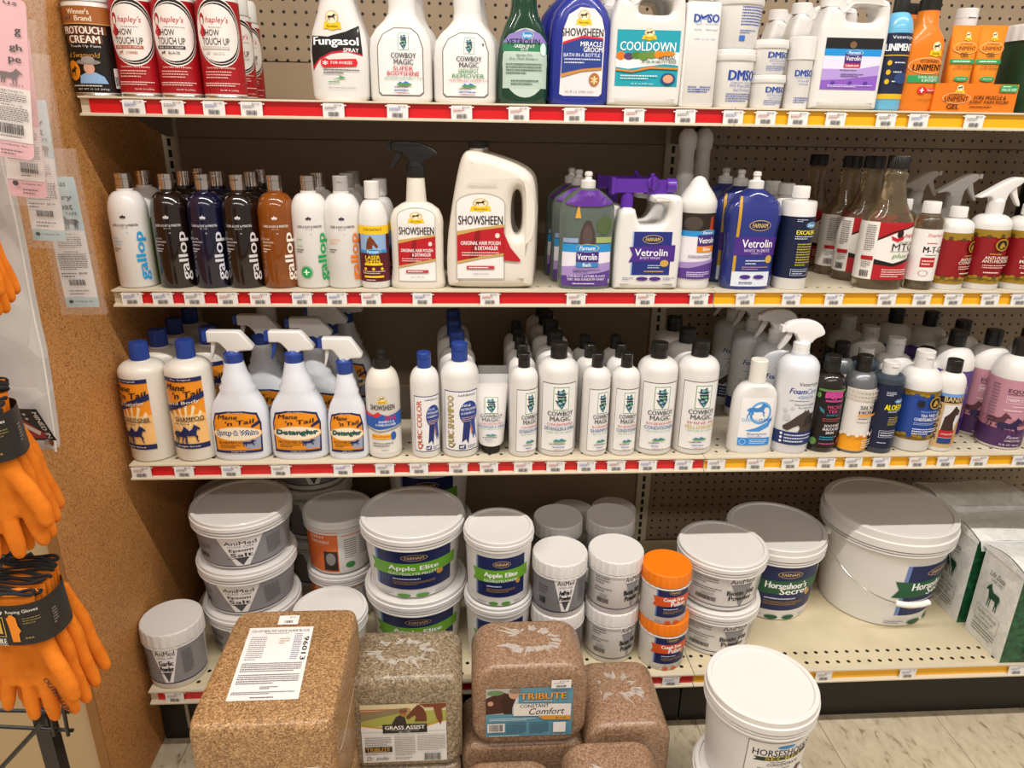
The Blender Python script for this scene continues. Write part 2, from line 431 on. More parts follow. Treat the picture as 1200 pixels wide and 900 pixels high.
# shelves: deck, price channel, coloured strips, brackets
names = ['top', 'second', 'third', 'bottom']
SH = {}
for k in range(4):
    for bay in range(2):
        x0 = .0062 if bay == 0 else S+.0008; x1 = S-.0008 if bay == 0 else 2.43
        z, d = Z[k], D[k]
        r = root('shelf', ((x0+x1)/2, 0, z), '%s shelf of the %s bay with a %s price strip' % (names[k], ('left', 'right')[bay], ('red', 'yellow')[bay]), 'shelf', 'gondola shelves')
        SH[k, bay] = r; X = (x1-x0)/2; ox = -(x0+x1)/2
        dk = MB().box(-X, -d+.012, -.003, X, -.014, 0).box(-X, -d+.012, -.028, X, -d+.016, -.003).box(-X, -d+.02, -.02, -X+.002, -.014, -.003).box(X-.002, -d+.02, -.02, X, -.014, -.003)
        if k == 3: dk.box(-X, -d+.05, -.04, X, -d+.06, -.003)
        dk.build('deck', deckm if k == 3 else deckm2, r, 0)
        ch = 0.0335
        outl = [(0, 0), (.012, 0), (.0125, -.003), (.004, -.0045), (.004, -ch+.006), (.0145, -ch+.003), (.0145, -ch), (0, -ch)]
        mb = MB(); n = len(outl)
        vs = [(-X, -d+.012-a, b_) for a, b_ in outl]+[(X, -d+.012-a, b_) for a, b_ in outl]
        mb.add(vs, [(i, (i+1) % n, n+(i+1) % n, n+i) for i in range(n)]+[tuple(range(n))[::-1], tuple(range(n, 2*n))])
        mb.build('price_channel', cream, r, 0)
        off = .016 if (bay == 0 and k != 2) else 0.001
        MB().box(-X+off, -d+.006, -ch+.0055, X-.001, -d+.0082, -.0042).build('price_strip', (red, yellow)[bay], r, 0)
        if k < 3:
            for s in (-1, 1):
                xb = s*(X-.006)
                mb = MB(); p = [(-.012, -.003), (-.012, -.075), (-.05, -.075), (-.22, -.032), (-d+.03, -.026), (-d+.03, -.003)]
                vs = [(xb-.0015, a, c) for a, c in p]+[(xb+.0015, a, c) for a, c in p]; n = len(p)
                mb.add(vs, [tuple(range(n)), tuple(range(n, 2*n))[::-1]]+[(i, n+i, n+(i+1) % n, (i+1) % n) for i in range(n)])
                mb.build('bracket', mat('8b7c68', .45), r, 0)

# ------------------------------------------------------------------ container builders; all take (root, a, b, h, options) and return a Surf
def roundcap(parent, kind, r, z0, z1, col, cx=0, m=None, name='cap'):
    m = m or mat(col, .35, coat=.1); mb = MB(); hgt = z1-z0
    if kind == 'ribbed':
        n = 64; rr = []
        for z, q in ((z0, 1), (z1-hgt*.1, .98), (z1, .9)):
            rr.append([(cx+r*q*(1 if i % 2 else .955)*sin(2*pi*i/n), r*q*(1 if i % 2 else .955)*-cos(2*pi*i/n), z) for i in range(n)])
        vs = sum(rr, []); fs = [(k*n+i, k*n+(i+1) % n, (k+1)*n+(i+1) % n, (k+1)*n+i) for k in range(2) for i in range(n)]
        fs.append(tuple(range(2*n, 3*n))); mb.add(vs, fs)
    elif kind == 'flip':
        s = hgt*.38
        mb.lathe([(r, z0), (r, z1-s-.0004), (r*.95, z1-s), (r, z1-s+.0004), (r*.99, z1-.001), (r*.93, z1)], 32, c=(cx, 0))
        mb.box(cx-r*.35, -r*1.08, z1-s+.0006, cx+r*.35, -r*.8, z1-s+.003)
    elif kind == 'push':
        mb.lathe([(r, z0), (r, z0+hgt*.42), (r*.8, z0+hgt*.48), (r*.52, z0+hgt*.5), (r*.42, z0+hgt*.72), (r*.55, z0+hgt*.76), (r*.5, z0+hgt*.95), (r*.3, z1)], 28, c=(cx, 0))
    else:
        mb.lathe([(r, z0), (r*1.0, z1-.0015), (r*.93, z1)], 32, c=(cx, 0))
    return mb.build(name, m, parent, 30)
def body_secs(prof, a, b, h, n, nf, cx=None):
    out = []
    for q in prof:
        z, w = q[0], q[1]; off = q[2]*a if len(q) > 2 else 0
        t = min(1, max(0, (w-nf)/max(1-nf, .01))); t = t*t*(3-2*t)
        nn = 2+(n-2)*t
        A = w*a; B = A*(1+(b/a-1)*t); out.append((z*h, A, B, nn, off, 0))
    return out
def P_round(s, s2, nf, zc, foot=.9):
    p = [(0, foot), (.006, .96), (.02, 1), (s, 1)]
    for i in range(1, 8):
        t = pi/2*i/8; p.append((s+(s2-s)*sin(t), nf+(1-nf)*cos(t)))
    return p+[(s2, nf), (zc, nf)]
def bottle(r, a, b, h, prof=None, s=.68, s2=.84, nf=.42, zc=.86, n=2, cap=('plain', .45, WHITE), m=None, lab=None, capz=None, capm=None, rows=1, n2=40, top=None, stripe=None):
    m = m or white(); secs = body_secs(prof or P_round(s, s2, nf, zc), a, b, h, n, nf)
    MB().loft(secs, n2).build('body', m, r, 40)
    if cap: roundcap(r, cap[0], cap[1]*a, (capz or zc)*h, h, cap[2], m=capm)
    sf = Surf(secs)
    if lab: label(r, sf, lab, a, h, dv=.011 if (prof or top) else None)
    return sf
def can(r, a, b, h, lab=None, rim='8f9396', top='capwhite'):
    steel = mat('c3c3c0', .25, metal=1)
    MB().lathe([(a*.9, 0), (a*.97, .001), (a, .003), (a, h*.78), (a*.97, h*.79)], 48).build('body', white(), r, 40)
    MB().lathe([(a*1.02, 0), (a*1.03, .002), (a*1.0, .0045)], 48).build('base_rim', steel, r)
    MB().lathe([(a*1.0, h*.78), (a*1.02, h*.785), (a*.9, h*.8), (a*.7, h*.82)], 48).build('top_rim', steel, r)
    MB().lathe([(a*.93, h*.795), (a*.93, h*.97), (a*.85, h)], 40).build('cap', white(), r)
    label(r, Surf([(0, a, a, 2, 0, 0), (h, a, a, 2, 0, 0)]), lab, a, h)
def tub(r, a, b, h, lab=None, taper=.9, rimh=.012, lidcol=WHITE, ribs=0, lidr=1.05, bodycol=WHITE, handle=False, rings=2, lidh=None, V=None, flat=.0):
    """pail or jar: body, lid, sometimes a wire handle; a = lid radius"""
    bm = mat(bodycol, .35, coat=.1); ra = a*.95; rb = ra*taper; lh = lidh or rimh*1.4; zl = h-lh
    secs = [(0, rb*.96, rb*.96, 2, 0, 0), (.003, rb, rb, 2, 0, 0), (zl, ra, ra, 2, 0, 0)]
    MB().loft(secs, 72).build('body', bm, r, 40)
    if rings:
        mb = MB(); z = zl-.004
        for i in range(rings):
            q = ra*1.0
            mb.loft([(z-.004, q*.99, q*.99, 2, 0, 0), (z-.0036, a*1.0, a*1.0, 2, 0, 0), (z-.001, a*1.0, a*1.0, 2, 0, 0), (z, q*.99, q*.99, 2, 0, 0)], 72); z -= .0075
        mb.build('rim', bm, r, 40)
    lm = mat(lidcol, .33, coat=.1); mb = MB()
    if ribs:
        n = 96; rr = []
        for z, q in ((zl-.002, 1), (h-.003, .99)):
            rr.append([(a*q*(1 if (i % 4) else .975)*sin(2*pi*i/n), -a*q*(1 if (i % 4) else .975)*cos(2*pi*i/n), z) for i in range(n)])
        for z, q in ((h-.0012, .972), (h, .95), (h-.0005, .9)): rr.append([(a*q*sin(2*pi*i/n), -a*q*cos(2*pi*i/n), z) for i in range(n)])
        mb.add(sum(rr, []), [(k*n+i, k*n+(i+1) % n, (k+1)*n+(i+1) % n, (k+1)*n+i) for k in range(4) for i in range(n)]+[tuple(range(4*n, 5*n))])
    else:
        mb.lathe([(a*.99, zl-.002), (a*1.01, zl), (a*1.01, h-lh*.55), (a*.985, h-lh*.5), (a*.985, h-.0015), (a*.97, h), (a*.90, h), (a*.885, h-.003), (a*.86, h-.0035), (0.001, h-.002)], 80)
    mb.build('lid', lm, r, 30)
    sf = Surf(secs)
    if lab: label(r, sf, lab, a, V or h, base=.0006)
    if handle:
        hm = mat('b9b9b6', .25, metal=1); az = handle
        # bail hangs in front, from an ear on the left side round to an ear on the right side
        pts = []
        for i in range(25):
            t = pi*i/24; x = -cos(t); zz = zl-.03-.115*sin(t)**.8*h/.28; yy = -sin(t)
            R_ = ra*(1.0)+.006+.006*sin(t)
            pts.append((x*R_, yy*R_, zz))
        hd = MB().tube(pts, .0017).build('handle', hm, r)
        MB().tube([(x*1.0, y*1.01, z) for x, y, z in pts[10:15]], .0075, 12).build('grip', mat('efece8', .35), hd)
        for s_ in (-1, 1): MB().lathe([(.012, 0), (.012, .01), (.006, .012)], 16).build('handle_ear', bm, r).matrix_local = Matrix.Translation((s_*(ra-.003), 0, zl-.03)) @ Matrix.Rotation(s_*pi/2, 4, 'Y')
    return sf
def head(r, x, z0, ztop, w, style='wedge', c1=WHITE, c2='1c3f8c', flip=False, cr=.013, c3=None):
    """trigger sprayer: collar from z0, head up to ztop, overall width w; nozzle to the left unless flipped.
    Parts: trigger_head (the housing) > collar, nozzle, trigger"""
    f = -1 if flip else 1; H = ztop-z0; m1 = mat(c1, .35, coat=.1); m2 = mat(c2, .35, coat=.1); m3 = mat(c3 or c2, .35, coat=.1)
    tf = lambda X, Y, Zz: (x+f*X, Y, Zz)
    if style == 'wedge':
        pts = [(-.52, .66), (-.52, .98), (-.48, 1.), (.16, .99), (.22, .97), (.5, .54), (.5, .48), (.46, .42), (.2, .40), (.12, .33), (-.1, .33), (-.12, .44), (-.24, .62), (-.3, .66)]
        lv = [(-.46, .68), (-.34, .68), (-.38, .45), (-.47, .14), (-.52, .12), (-.47, .40)]; nz_ = (-.62, .70, -.51, .97); soft = 0
    elif style == 'smooth':
        pts = [(-.52, .62), (-.52, .84), (-.34, .96), (.05, 1.), (.36, .90), (.53, .62), (.47, .52), (.28, .44), (.2, .28), (-.13, .28), (-.14, .42), (-.28, .62)]
        lv = [(-.44, .64), (-.28, .62), (-.34, .40), (-.56, .06), (-.64, .10), (-.52, .36)]; nz_ = (-.6, .64, -.51, .82); soft = 1
    elif style == 'beak':
        pts = [(-.50, .84), (-.46, .97), (-.3, 1.), (-.05, .86), (.2, .66), (.5, .44), (.48, .38), (.2, .46), (.14, .25), (-.16, .25), (-.18, .56)]
        lv = [(-.36, .80), (-.22, .66), (-.30, .48), (-.50, .14), (-.56, .20), (-.42, .5)]; nz_ = (-.56, .84, -.49, .98); soft = 2
    else:
        pts = [(-.50, .74), (-.50, .99), (-.1, 1.), (.2, .96), (.5, .70), (.46, .60), (.18, .46), (.15, .3), (-.13, .3), (-.14, .50), (-.28, .70)]
        lv = [(-.38, .76), (-.24, .74), (-.3, .50), (-.50, .18), (-.57, .22), (-.44, .5)]; nz_ = (-.57, .72, -.49, 1.); soft = 2
    hd = outline(MB(), [[(p[0]*w, z0+p[1]*H) for p in pts]], .021, .0035, soft=soft, tf=tf).build('trigger_head', m1, r, 40)
    if flip:
        hd.data.flip_normals()
    MB().lathe([(cr, z0-.002), (cr*1.03, z0), (cr*1.03, z0+H*.31), (cr*.85, z0+H*.34), (cr*.6, z0+H*.42)], 28, c=(x, 0)).build('collar', m2, hd)
    nb = MB().box(*((x+f*nz_[0]*w if f > 0 else x-nz_[2]*w), -.008, z0+nz_[1]*H), *((x+f*nz_[2]*w if f > 0 else x-nz_[0]*w), .008, z0+nz_[3]*H))
    nb.build('nozzle', m2 if style != 'beak' else m1, hd, 0)
    lvo = outline(MB(), [[(p[0]*w, z0+p[1]*H) for p in lv]], .011, .002, soft=2, tf=tf).build('trigger', m3, hd, 40)
    if flip: lvo.data.flip_normals()
    return hd
def sprayer(r, a, b, h, prof=None, zc=.72, nf=.36, n=2.6, m=None, lab=None, style='wedge', c1=WHITE, c2='1c3f8c', c3=None, flip=False, hw=None, cr=None, hx=0, rows=1, cband=None):
    m = m or white(); secs = body_secs(prof, a, b, h, n, nf); MB().loft(secs, 44).build('body', m, r, 45)
    head(r, secs[-1][4]+hx, zc*h, h, hw or a*2.2, style, c1, c2, flip, cr or nf*a*1.08, c3)
    sf = Surf(secs)
    if lab: label(r, sf, lab, a, h, dv=.011)
    return sf
def jug(r, a, b, h, loops, lab=None, m=None, cap=None, bevel=.012, ribbed=False, neck=None, fl=None, soft=2):
    """jug cut from a front outline with an open handle; loops in units of (a, h)"""
    m = m or white(); bevel = min(bevel, b*.7)
    outline(MB(), [[(x*a, z*h) for x, z in lp] for lp in loops], 2*b, bevel, soft=soft).build('body', m, r, 50)
    if neck: MB().lathe([(neck[1]*a, neck[2]*h), (neck[1]*a, neck[3]*h)], 28, c=(neck[0]*a, 0)).build('neck', m, r)
    if cap: roundcap(r, cap[5] if len(cap) > 5 else 'ribbed', cap[1]*a, cap[2]*h, cap[3]*h, cap[4], cx=cap[0]*a)
    if lab: label(r, Flat((0, -b, 0), (1, 0, 0), (0, 0, 1)), lab, a, h, curved=False, base=.0005, v0=0)

ITEMS = []
def put(builder, k, px, w, ty, desc, cat, name, group=None, inset=.012, ratio=1., rz=0, back=0, bdy=None, bdx=0, bdesc=None, hfix=None, wf=1., tag=None, z0=None, yf=None, afix=None, **kw):
    """stand a product on shelf k: px = pixel column of its foot, w = width in pixels, ty = pixel row of its top"""
    zb = Z[k] if z0 is None else z0; px -= (px-600)*(.006, .008, .008, 0)[k]      # foot to mid-height column
    y = (-D[k]+inset) if yf is None else yf
    a = .03
    for _ in range(4):
        yc = y+a*ratio; x = solve_x(px, yc, zb); dep = proj(x, yc, zb)[2]; a = w/2*dep/FPX*wf
    if afix: a = afix; yc = y+a*ratio; x = solve_x(px, yc, zb)
    h = hfix or solve_z(ty, x, yc, zb+.1)-zb
    rnd_ = ratio == 1 and builder in (bottle, can, tub)
    if rnd_: TURN[0] = rz; rz = 0
    r = root(name, (x, yc, zb+.0004), desc+(', at the front of its row' if back else ''), cat, group, rz)
    builder(r, a, a*ratio, h, **kw); TURN[0] = 0.
    ITEMS.append((k, x, tag or desc))
    bdy = max(bdy or 0, 2*a*max(ratio, .999 if rz else ratio)+.003)
    ords = ['second', 'third', 'fourth', 'fifth', 'sixth']
    for i in range(back):
        if yc+bdy*(i+1)+a*ratio > -.004: print('row cut', desc, i); break
        copy_tree(r, (x+bdx*(i+1)+random.uniform(-.002, .002), yc+bdy*(i+1), zb+.0004), '%s, %s from the front of its row' % (bdesc or desc, ords[i]), rz+(0 if rnd_ else random.uniform(-.05, .05)))
    return r, x, yc, a, h
# ------------------------------------------------------------------ printed marks used on several labels
def ab(u, v, w, h):      # cream oval with a dark horse over a yellow banner
    return [('e', u, v+h*.18, w*.36, h*.38, 'c9a25a'), ('e', u, v+h*.18, w*.31, h*.33, 'efe0b8')]+HS(HORSE, u, v+h*.2, w*.5, h*.4, '3a2418')+\
        [('p', [(u-w*.5, v-h*.42), (u-w*.42, v-h*.02), (u, v-h*.12), (u+w*.42, v-h*.02), (u+w*.5, v-h*.42), (u+w*.3, v-h*.4), (u, v-h*.5), (u-w*.3, v-h*.4)], 'f4c51c'), ('t', 'Absorbine', u, v-h*.27, w*.62, h*.16, '2b1d10', 'b')]
def fo(u, v, w, h):      # blue oval with a yellow swoosh
    return [('e', u, v, w*.5, h*.5, 'e9d23c'), ('e', u-.01*w, v, w*.48, h*.46, '1f8fd6'), ('t', 'Farnam', u, v, w*.66, h*.5, 'ffffff', 'bi')]
def fn(u, v, w, h, c='152258'):      # gold outlined oval name plate
    return [('e', u, v, w*.5, h*.5, 'd9b458'), ('e', u, v, w*.475, h*.44, c), ('t', 'FARNAM', u, v, w*.7, h*.42, 'e3c06a', 'b')]
def cm(u, v, w, h):      # green frame, cowboy hat over a bandana
    return [('r', u-w/2, v-h/2, u+w/2, v+h/2, '3f8f4a'), ('r', u-w*.46, v-h*.47, u+w*.46, v+h*.47, 'f1efec'), ('p', [(u-w*.44, v+h*.24), (u-w*.2, v+h*.15), (u+w*.2, v+h*.13), (u+w*.45, v+h*.26), (u+w*.2, v+h*.2), (u-w*.2, v+h*.22)], '22384c'),
            ('p', [(u-w*.26, v+h*.18), (u-w*.26, v+h*.38), (u-w*.06, v+h*.34), (u+w*.14, v+h*.43), (u+w*.28, v+h*.18)], '2b4a63'), ('e', u-.06*w, v+h*.28, w*.12, h*.05, '7fb6c4'), ('e', u+.14*w, v+h*.3, w*.07, h*.05, '6fa383'),
            ('p', [(u-w*.28, v+h*.13), (u+w*.3, v+h*.12), (u+w*.26, v-h*.1), (u-w*.16, v-h*.12)], '1d2a36'), ('e', u+w*.08, v+.01*h, w*.14, h*.06, '6fa383'), ('e', u-w*.12, v+.02*h, w*.07, h*.04, '8fc1b5'),
            ('p', [(u-w*.38, v-h*.04), (u-w*.1, v-h*.1), (u+w*.34, v-h*.02), (u+w*.22, v-h*.24), (u+w*.04, v-h*.44), (u-w*.2, v-h*.26)], '31506a'), ('e', u-w*.08, v-h*.18, w*.11, h*.05, '8fc1b5'), ('e', u+w*.14, v-h*.12, w*.08, h*.04, '9fd0a5'), ('e', u+.02*w, v-h*.32, w*.07, h*.04, '6fb0b4')]
def hills(u, v, w, h):
    return [('p', [(u-w/2, v-h*.3), (u-w*.3, v+h*.3), (u-w*.1, v+.0*h), (u+w*.1, v+h*.4), (u+w*.3, v+h*.1), (u+w/2, v-h*.3)], '3d74b8'), ('r', u-w/2, v-h*.45, u+w/2, v-h*.1, '4f9e3a')]
def cmtext(l2, c2, l3=None, c3='2f5f9f', x=0):
    return [('r', -.95, .055, .95, .685, '5b5148'), ('r', -.92, .06, .92, .678, 'eceae8'), cm(x, .545, .8, .21), ('t', 'COWBOY', x, .412, 1.3, .042, '1c1a24', 'b'), ('t', 'MAGIC', x, .362, 1.05, .042, '1c1a24', 'b'),
            ('t', l2, x, .312, 1.35, .022, c2, 'b')]+([('t', l3, x, .272, 1.55, .032, c3, 'b')] if l3 else [])+\
        [('t', 'MAKES HAIR GROOM EASY', x, .236, 1.3, .012, '4f9e6a'), hills(x, .165, .65, .035), ('l', x-.5, .118, x+.5, .138, 1, '444444'), ('l', x-.35, .088, x+.35, .108, 1, '3768b0'), ('t', 'MADE IN U.S.A.', x, .073, .5, .012, 'c02a3a')]
def crest(u, v, w, h, c):
    return [('p', [(u-w*.3, v), (u-w*.38, v+h*.3), (u-w*.15, v+h*.25), (u, v+h*.55), (u+w*.15, v+h*.25), (u+w*.38, v+h*.3), (u+w*.3, v)], c), ('e', u-w*.3, v+h*.1, w*.12, h*.2, c), ('e', u+w*.3, v+h*.1, w*.12, h*.2, c), ('r', u-w*.3, v-h*.15, u+w*.3, v-h*.08, c)]

def vs(pr, f, g=0):
    out = []
    for p in pr:
        if isinstance(p, list): out += vs(p, f, g); continue
        k = p[0]
        if k in 'rblB': out.append((k, p[1], p[2]*f+g, p[3], p[4]*f+g)+tuple(p[5:]))
        elif k in 'ec': out.append((k, p[1], p[2]*f+g, p[3], p[4]*f)+tuple(p[5:]))
        elif k == 'p': out.append((k, [(x, y*f+g) for x, y in p[1]], p[2]))
        else: out.append((k, p[1], p[2], p[3]*f+g, p[4], p[5]*f)+tuple(p[6:]))
    return out
# ================================================================== TOP SHELF (k = 0)
def touch(col, name2, sub):
    return [('r', -1.9, .035, 1.9, .74, 'a5121c'), ('e', .1, .50, 1.16, .26, 'f2ece6'), ('e', .1, .50, 1.13, .25, '1b1512'), ('e', .08, .495, 1.1, .232, 'f2ece6'), ('e', .08, .495, 1.06, .226, '1b1512'), ('e', .02, .495, 1.06, .214, 'ece5df'),
            ('e', -.62, .60, .13, .045, '2a1a18'), ('p', [(-.78, .60), (-.62, .65), (-.5, .6), (-.6, .56), (-.44, .5), (-.66, .46), (-.84, .5), (-.7, .54)], 'c41f30'), ('e', -.62, .585, .08, .03, 'f3e3da'),
            ('t', "hapley's", .1, .59, 1.0, .06, 'c41f30', 'i'), ('l', -.3, .535, .75, .545, 1, '8d8580'),
            ('t', 'SHOW', -.22, .50, .75, .048, '2a2624'), ('t', 'TOUCH UP', -.05, .435, 1.25, .052, '2a2624'), ('r', -.75, .375, .55, .398, col), ('t', name2, -.1, .386, 1.1, .014, 'f2ece6', 'b'),
            HS(HORSE, -.45, .345, .22, .03, col), ('t', sub, .05, .345, .5, .02, col, 'b'),
            ('t', 'Covers Stains, Scars & Blemishes', .05, .235, 1.3, .018, 'f2d9d0', 'b'), ('l', -.7, .15, .5, .215, 3, 'e9b8ae'), ('l', -.8, .09, .85, .125, 2, 'f2d9d0'), ('t', 'Net Wt. 10 oz (284 g)', .35, .06, .8, .014, 'f2e9e0', 'b')]
put(can, 0, 118, 54, -26, 'black and brown touch up cream can with cowboy portrait', 'spray can', 'spray_can', tag='touch up cream can',
    lab=[('r', -1.9, .03, 1.9, .60, '17120f'), ('r', -1.9, .60, 1.9, .745, 'a5612c'), ('r', -1.9, .598, 1.9, .606, 'd9a45a'), ('t', "Winner's", -.02, .70, .85, .045, 'f0e0c8', 'B'), ('t', 'Brand', .15, .645, .62, .045, 'f0e0c8', 'B'), HS(HORSE, -.5, .648, .36, .04, '6b6a74'),
         ('r', -.95, .515, .95, .585, '6b3a1c'), ('t', 'PROTOUCH', .0, .548, 1.62, .062, 'f3ece2', 'B'), ('r', -.7, .44, .75, .508, '6b3a1c'), ('t', 'CREAM', .05, .474, 1.2, .062, 'f3ece2', 'B'), ('t', 'Touch Up Paint', .05, .415, 1.2, .026, 'e8e0d8', 'b'),
         ('t', 'al Swanvold', -.1, .345, 1.3, .045, 'c8963c', 'i'), ('e', -.62, .215, .34, .085, 'e8951c'), HS(STAND, -.62, .21, .4, .09, '17120f'),
         ('p', [(-.35, .105), (-.3, .17), (-.05, .195), (.3, .2), (.6, .165), (.72, .105)], '8fb4dc'), ('e', .1, .235, .2, .05, 'd9a48c'), ('e', .08, .285, .46, .022, '8c8580'), ('e', .1, .305, .24, .03, '9c9590'),
         ('l', -.8, .075, .8, .1, 1, 'e8e0d8'), ('t', 'NET WT 10 OZ (283g)', .1, .056, 1.2, .018, 'e8e0d8', 'b'), ('r', .98, .07, 1.25, .24, 'e8e6e4'), ('B', 1.0, .09, 1.22, .17)])
for i, (px, c, n2, s_, d_) in enumerate(((166.5, 'b5521c', 'HAIR COLOR CREAM', 'SORREL', 'red spray can with orange sorrel lettering, left of the three'), (214, '2a2440', 'HAIR COLOR CREAM', 'BLACK', 'red spray can with black coat lettering, middle of the three'), (264, 'c9c0b8', 'HAIR COLOR CREAM', 'WHITE', 'red spray can with pale lettering, right of the three'))):
    put(can, 0, px, 46.5, -38, d_, 'spray can', 'spray_can', tag=('sorrel', 'black', 'white')[i]+' touch up can', lab=touch(c, n2, s_), rz=.12)
for i, (px, yy) in enumerate(((278, -.315), (288, -.235))):
    put(can, 0, px, 44-2*i, -8+10*i, ('red spray can just behind the front three', 'hindmost red spray can against the pegboard')[i], 'spray can', 'spray_can', yf=yy, lab=touch('c9c0b8', 'HAIR COLOR CREAM', 'WHITE'), rz=.5)

PF = [(0, .86), (.015, .93), (.04, .97), (.25, 1.), (.36, .98), (.46, .88), (.56, .70), (.66, .56), (.74, .50), (.78, .46)]
put(sprayer, 0, 401, 67, -62, 'white fungal spray bottle with black band label', 'spray bottle', 'spray_bottle', ratio=.6, prof=PF, zc=.78, nf=.46, hw=.085, style='smooth', c1='e9e6e2', c2='1b1b1b', back=1, tag='fungal spray bottle',
    lab=[('p', [(-.95, .33), (-.9, .43), (-.3, .42), (.3, .455), (.78, .5), (.84, .30), (.3, .325), (-.2, .31), (-.6, .27), (-.9, .20)], '171313'), ('p', [(-.9, .20), (-.6, .27), (-.2, .31), (.3, .325), (.84, .30), (.84, .308), (.3, .338), (-.2, .322), (-.6, .282), (-.92, .22)], 'c8102e'), ab(-.12, .52, .6, .12),
         ('t', 'Fungasol', -.05, .385, 1.5, .07, 'ffffff', 'B'), ('t', 'SPRAY', .45, .335, .5, .027, 'ffffff', 'b'), ('p', [(-.5, .245), (-.45, .22), (.6, .23), (.65, .255), (.6, .28), (-.45, .27)], 'd81f26'), ('e', -.42, .25, .16, .03, 'd81f26'), ('t', 'FOR HORSES', .12, .252, .7, .02, 'ffffff', 'b'), ('t', '*', -.42, .25, .18, .03, 'ffffff', 'B'),
         ('l', -.5, .175, .7, .215, 2, '3a3a3a'), HS([(0, 0), (1, .4), (.5, 1), (.6, .5)], 0, .155, .5, .03, '3f9a4a'), ('l', -.35, .115, .35, .135, 1, '3f9a4a'), ('t', 'Net Contents 22 fl oz (650 mL)', .1, .085, .9, .014, '444444')])
PC = [(0, .93), (.01, .98), (.03, 1.), (.30, 1.), (.40, .96, .01), (.46, .80, .04), (.51, .58, .07), (.55, .46, .09), (.60, .43, .09), (.68, .42, .06), (.76, .36, 0), (.80, .30, 0)]
def cms(l2, l3, c2, c3, l4, c4):
    o = [(-.72, .055), (-.62, .035), (.62, .035), (.75, .055), (.75, .34), (.6, .42), (.35, .46), (-.2, .46), (-.55, .42), (-.72, .35)]
    return [('p', o, '6f675f'), ('p', [(x*.955, .04+(z-.035)*.965+.004) for x, z in o], 'eae8e6'), cm(.12, .375, .32, .105), ('t', 'COWBOY', .12, .29, .78, .033, '1c1a24', 'b'), ('t', 'MAGIC', .12, .25, .6, .033, '1c1a24', 'b'),
            ('t', l2, .1, .21, .62, .026, c2, 'b'), ('t', l3, .1, .178, 1.0, .028, c3, 'b'), ('t', l4, .1, .148, 1.2, .013, c4), hills(.12, .118, .45, .03), ('l', -.2, .085, .4, .1, 1, '444444'), ('l', -.2, .06, .4, .08, 1, '3768b0'), ('t', 'MADE IN U.S.A.', .1, .053, .4, .011, 'c02a3a')]
put(sprayer, 0, 471, 71, -72, 'white cowboy label spray bottle with red BODYSHINE lettering', 'spray bottle', 'spray_bottle', ratio=.55, prof=PC, zc=.8, nf=.3, hw=.085, style='smooth', back=1, bdx=.012, tag='bodyshine spray bottle',
    lab=cms('SUPER', 'BODYSHINE', 'c8102e', 'c8102e', 'ADDS RADIANCE AND SHEEN TO COAT', '3f8f4a'), rows=1)
put(sprayer, 0, 545, 72, -60, 'white cowboy label spray bottle with green REMOVER lettering', 'spray bottle', 'spray_bottle', ratio=.55, prof=PC, zc=.8, nf=.3, hw=.085, style='smooth', back=1, bdx=.012, tag='greenspot spray bottle',
    lab=cms('GREENSPOT', 'REMOVER', '3f8f4a', '3f8f4a', 'WATERLESS SHAMPOO', 'c8102e'))
put(sprayer, 0, 612, 58, -66, 'dark green clear plastic spray bottle of stain remover', 'spray bottle', 'spray_bottle', ratio=.6, prof=[(0, .9), (.01, .96), (.05, 1), (.3, 1), (.42, .93), (.5, .75), (.56, .58), (.62, .5), (.75, .48), (.78, .4)], zc=.78, nf=.4, hw=.08, style='smooth', c1='1d1d1d', c2='1d1d1d', m=mat('1f4a35', .12, trans=.35, coat=.4), tag='green spot spray bottle', cr=.014,
    lab=[('e', .05, .26, .92, .22, 'bfcfc4'), ('r', -.85, .1, .95, .32, 'b7c9bc'), ('r', -.86, .335, .96, .39, '2e7d55'), ('p', [(-.86, .39), (-.6, .44), (0, .475), (.6, .45), (.96, .39)], '8c7bbd'), fo(.1, .435, .5, .05), ('t', 'VETROLIN', -.05, .395, 1.3, .036, '1b1b2b', 'b'), ('t', 'GREEN SPOT', .0, .367, .8, .02, 'ffffff', 'b'), ('t', 'OUT', .0, .346, .3, .018, 'ffffff', 'b'), ('e', .75, .35, .13, .04, 'd5ece8'),
         ('t', 'Spray-On', .0, .31, .6, .02, '26382e'), ('t', 'Dry Clean Shampoo', .0, .287, 1.1, .02, '26382e'), ('l', -.7, .19, .7, .265, 4, '4a6152'), ('l', -.5, .12, .6, .16, 2, '4a6152')])
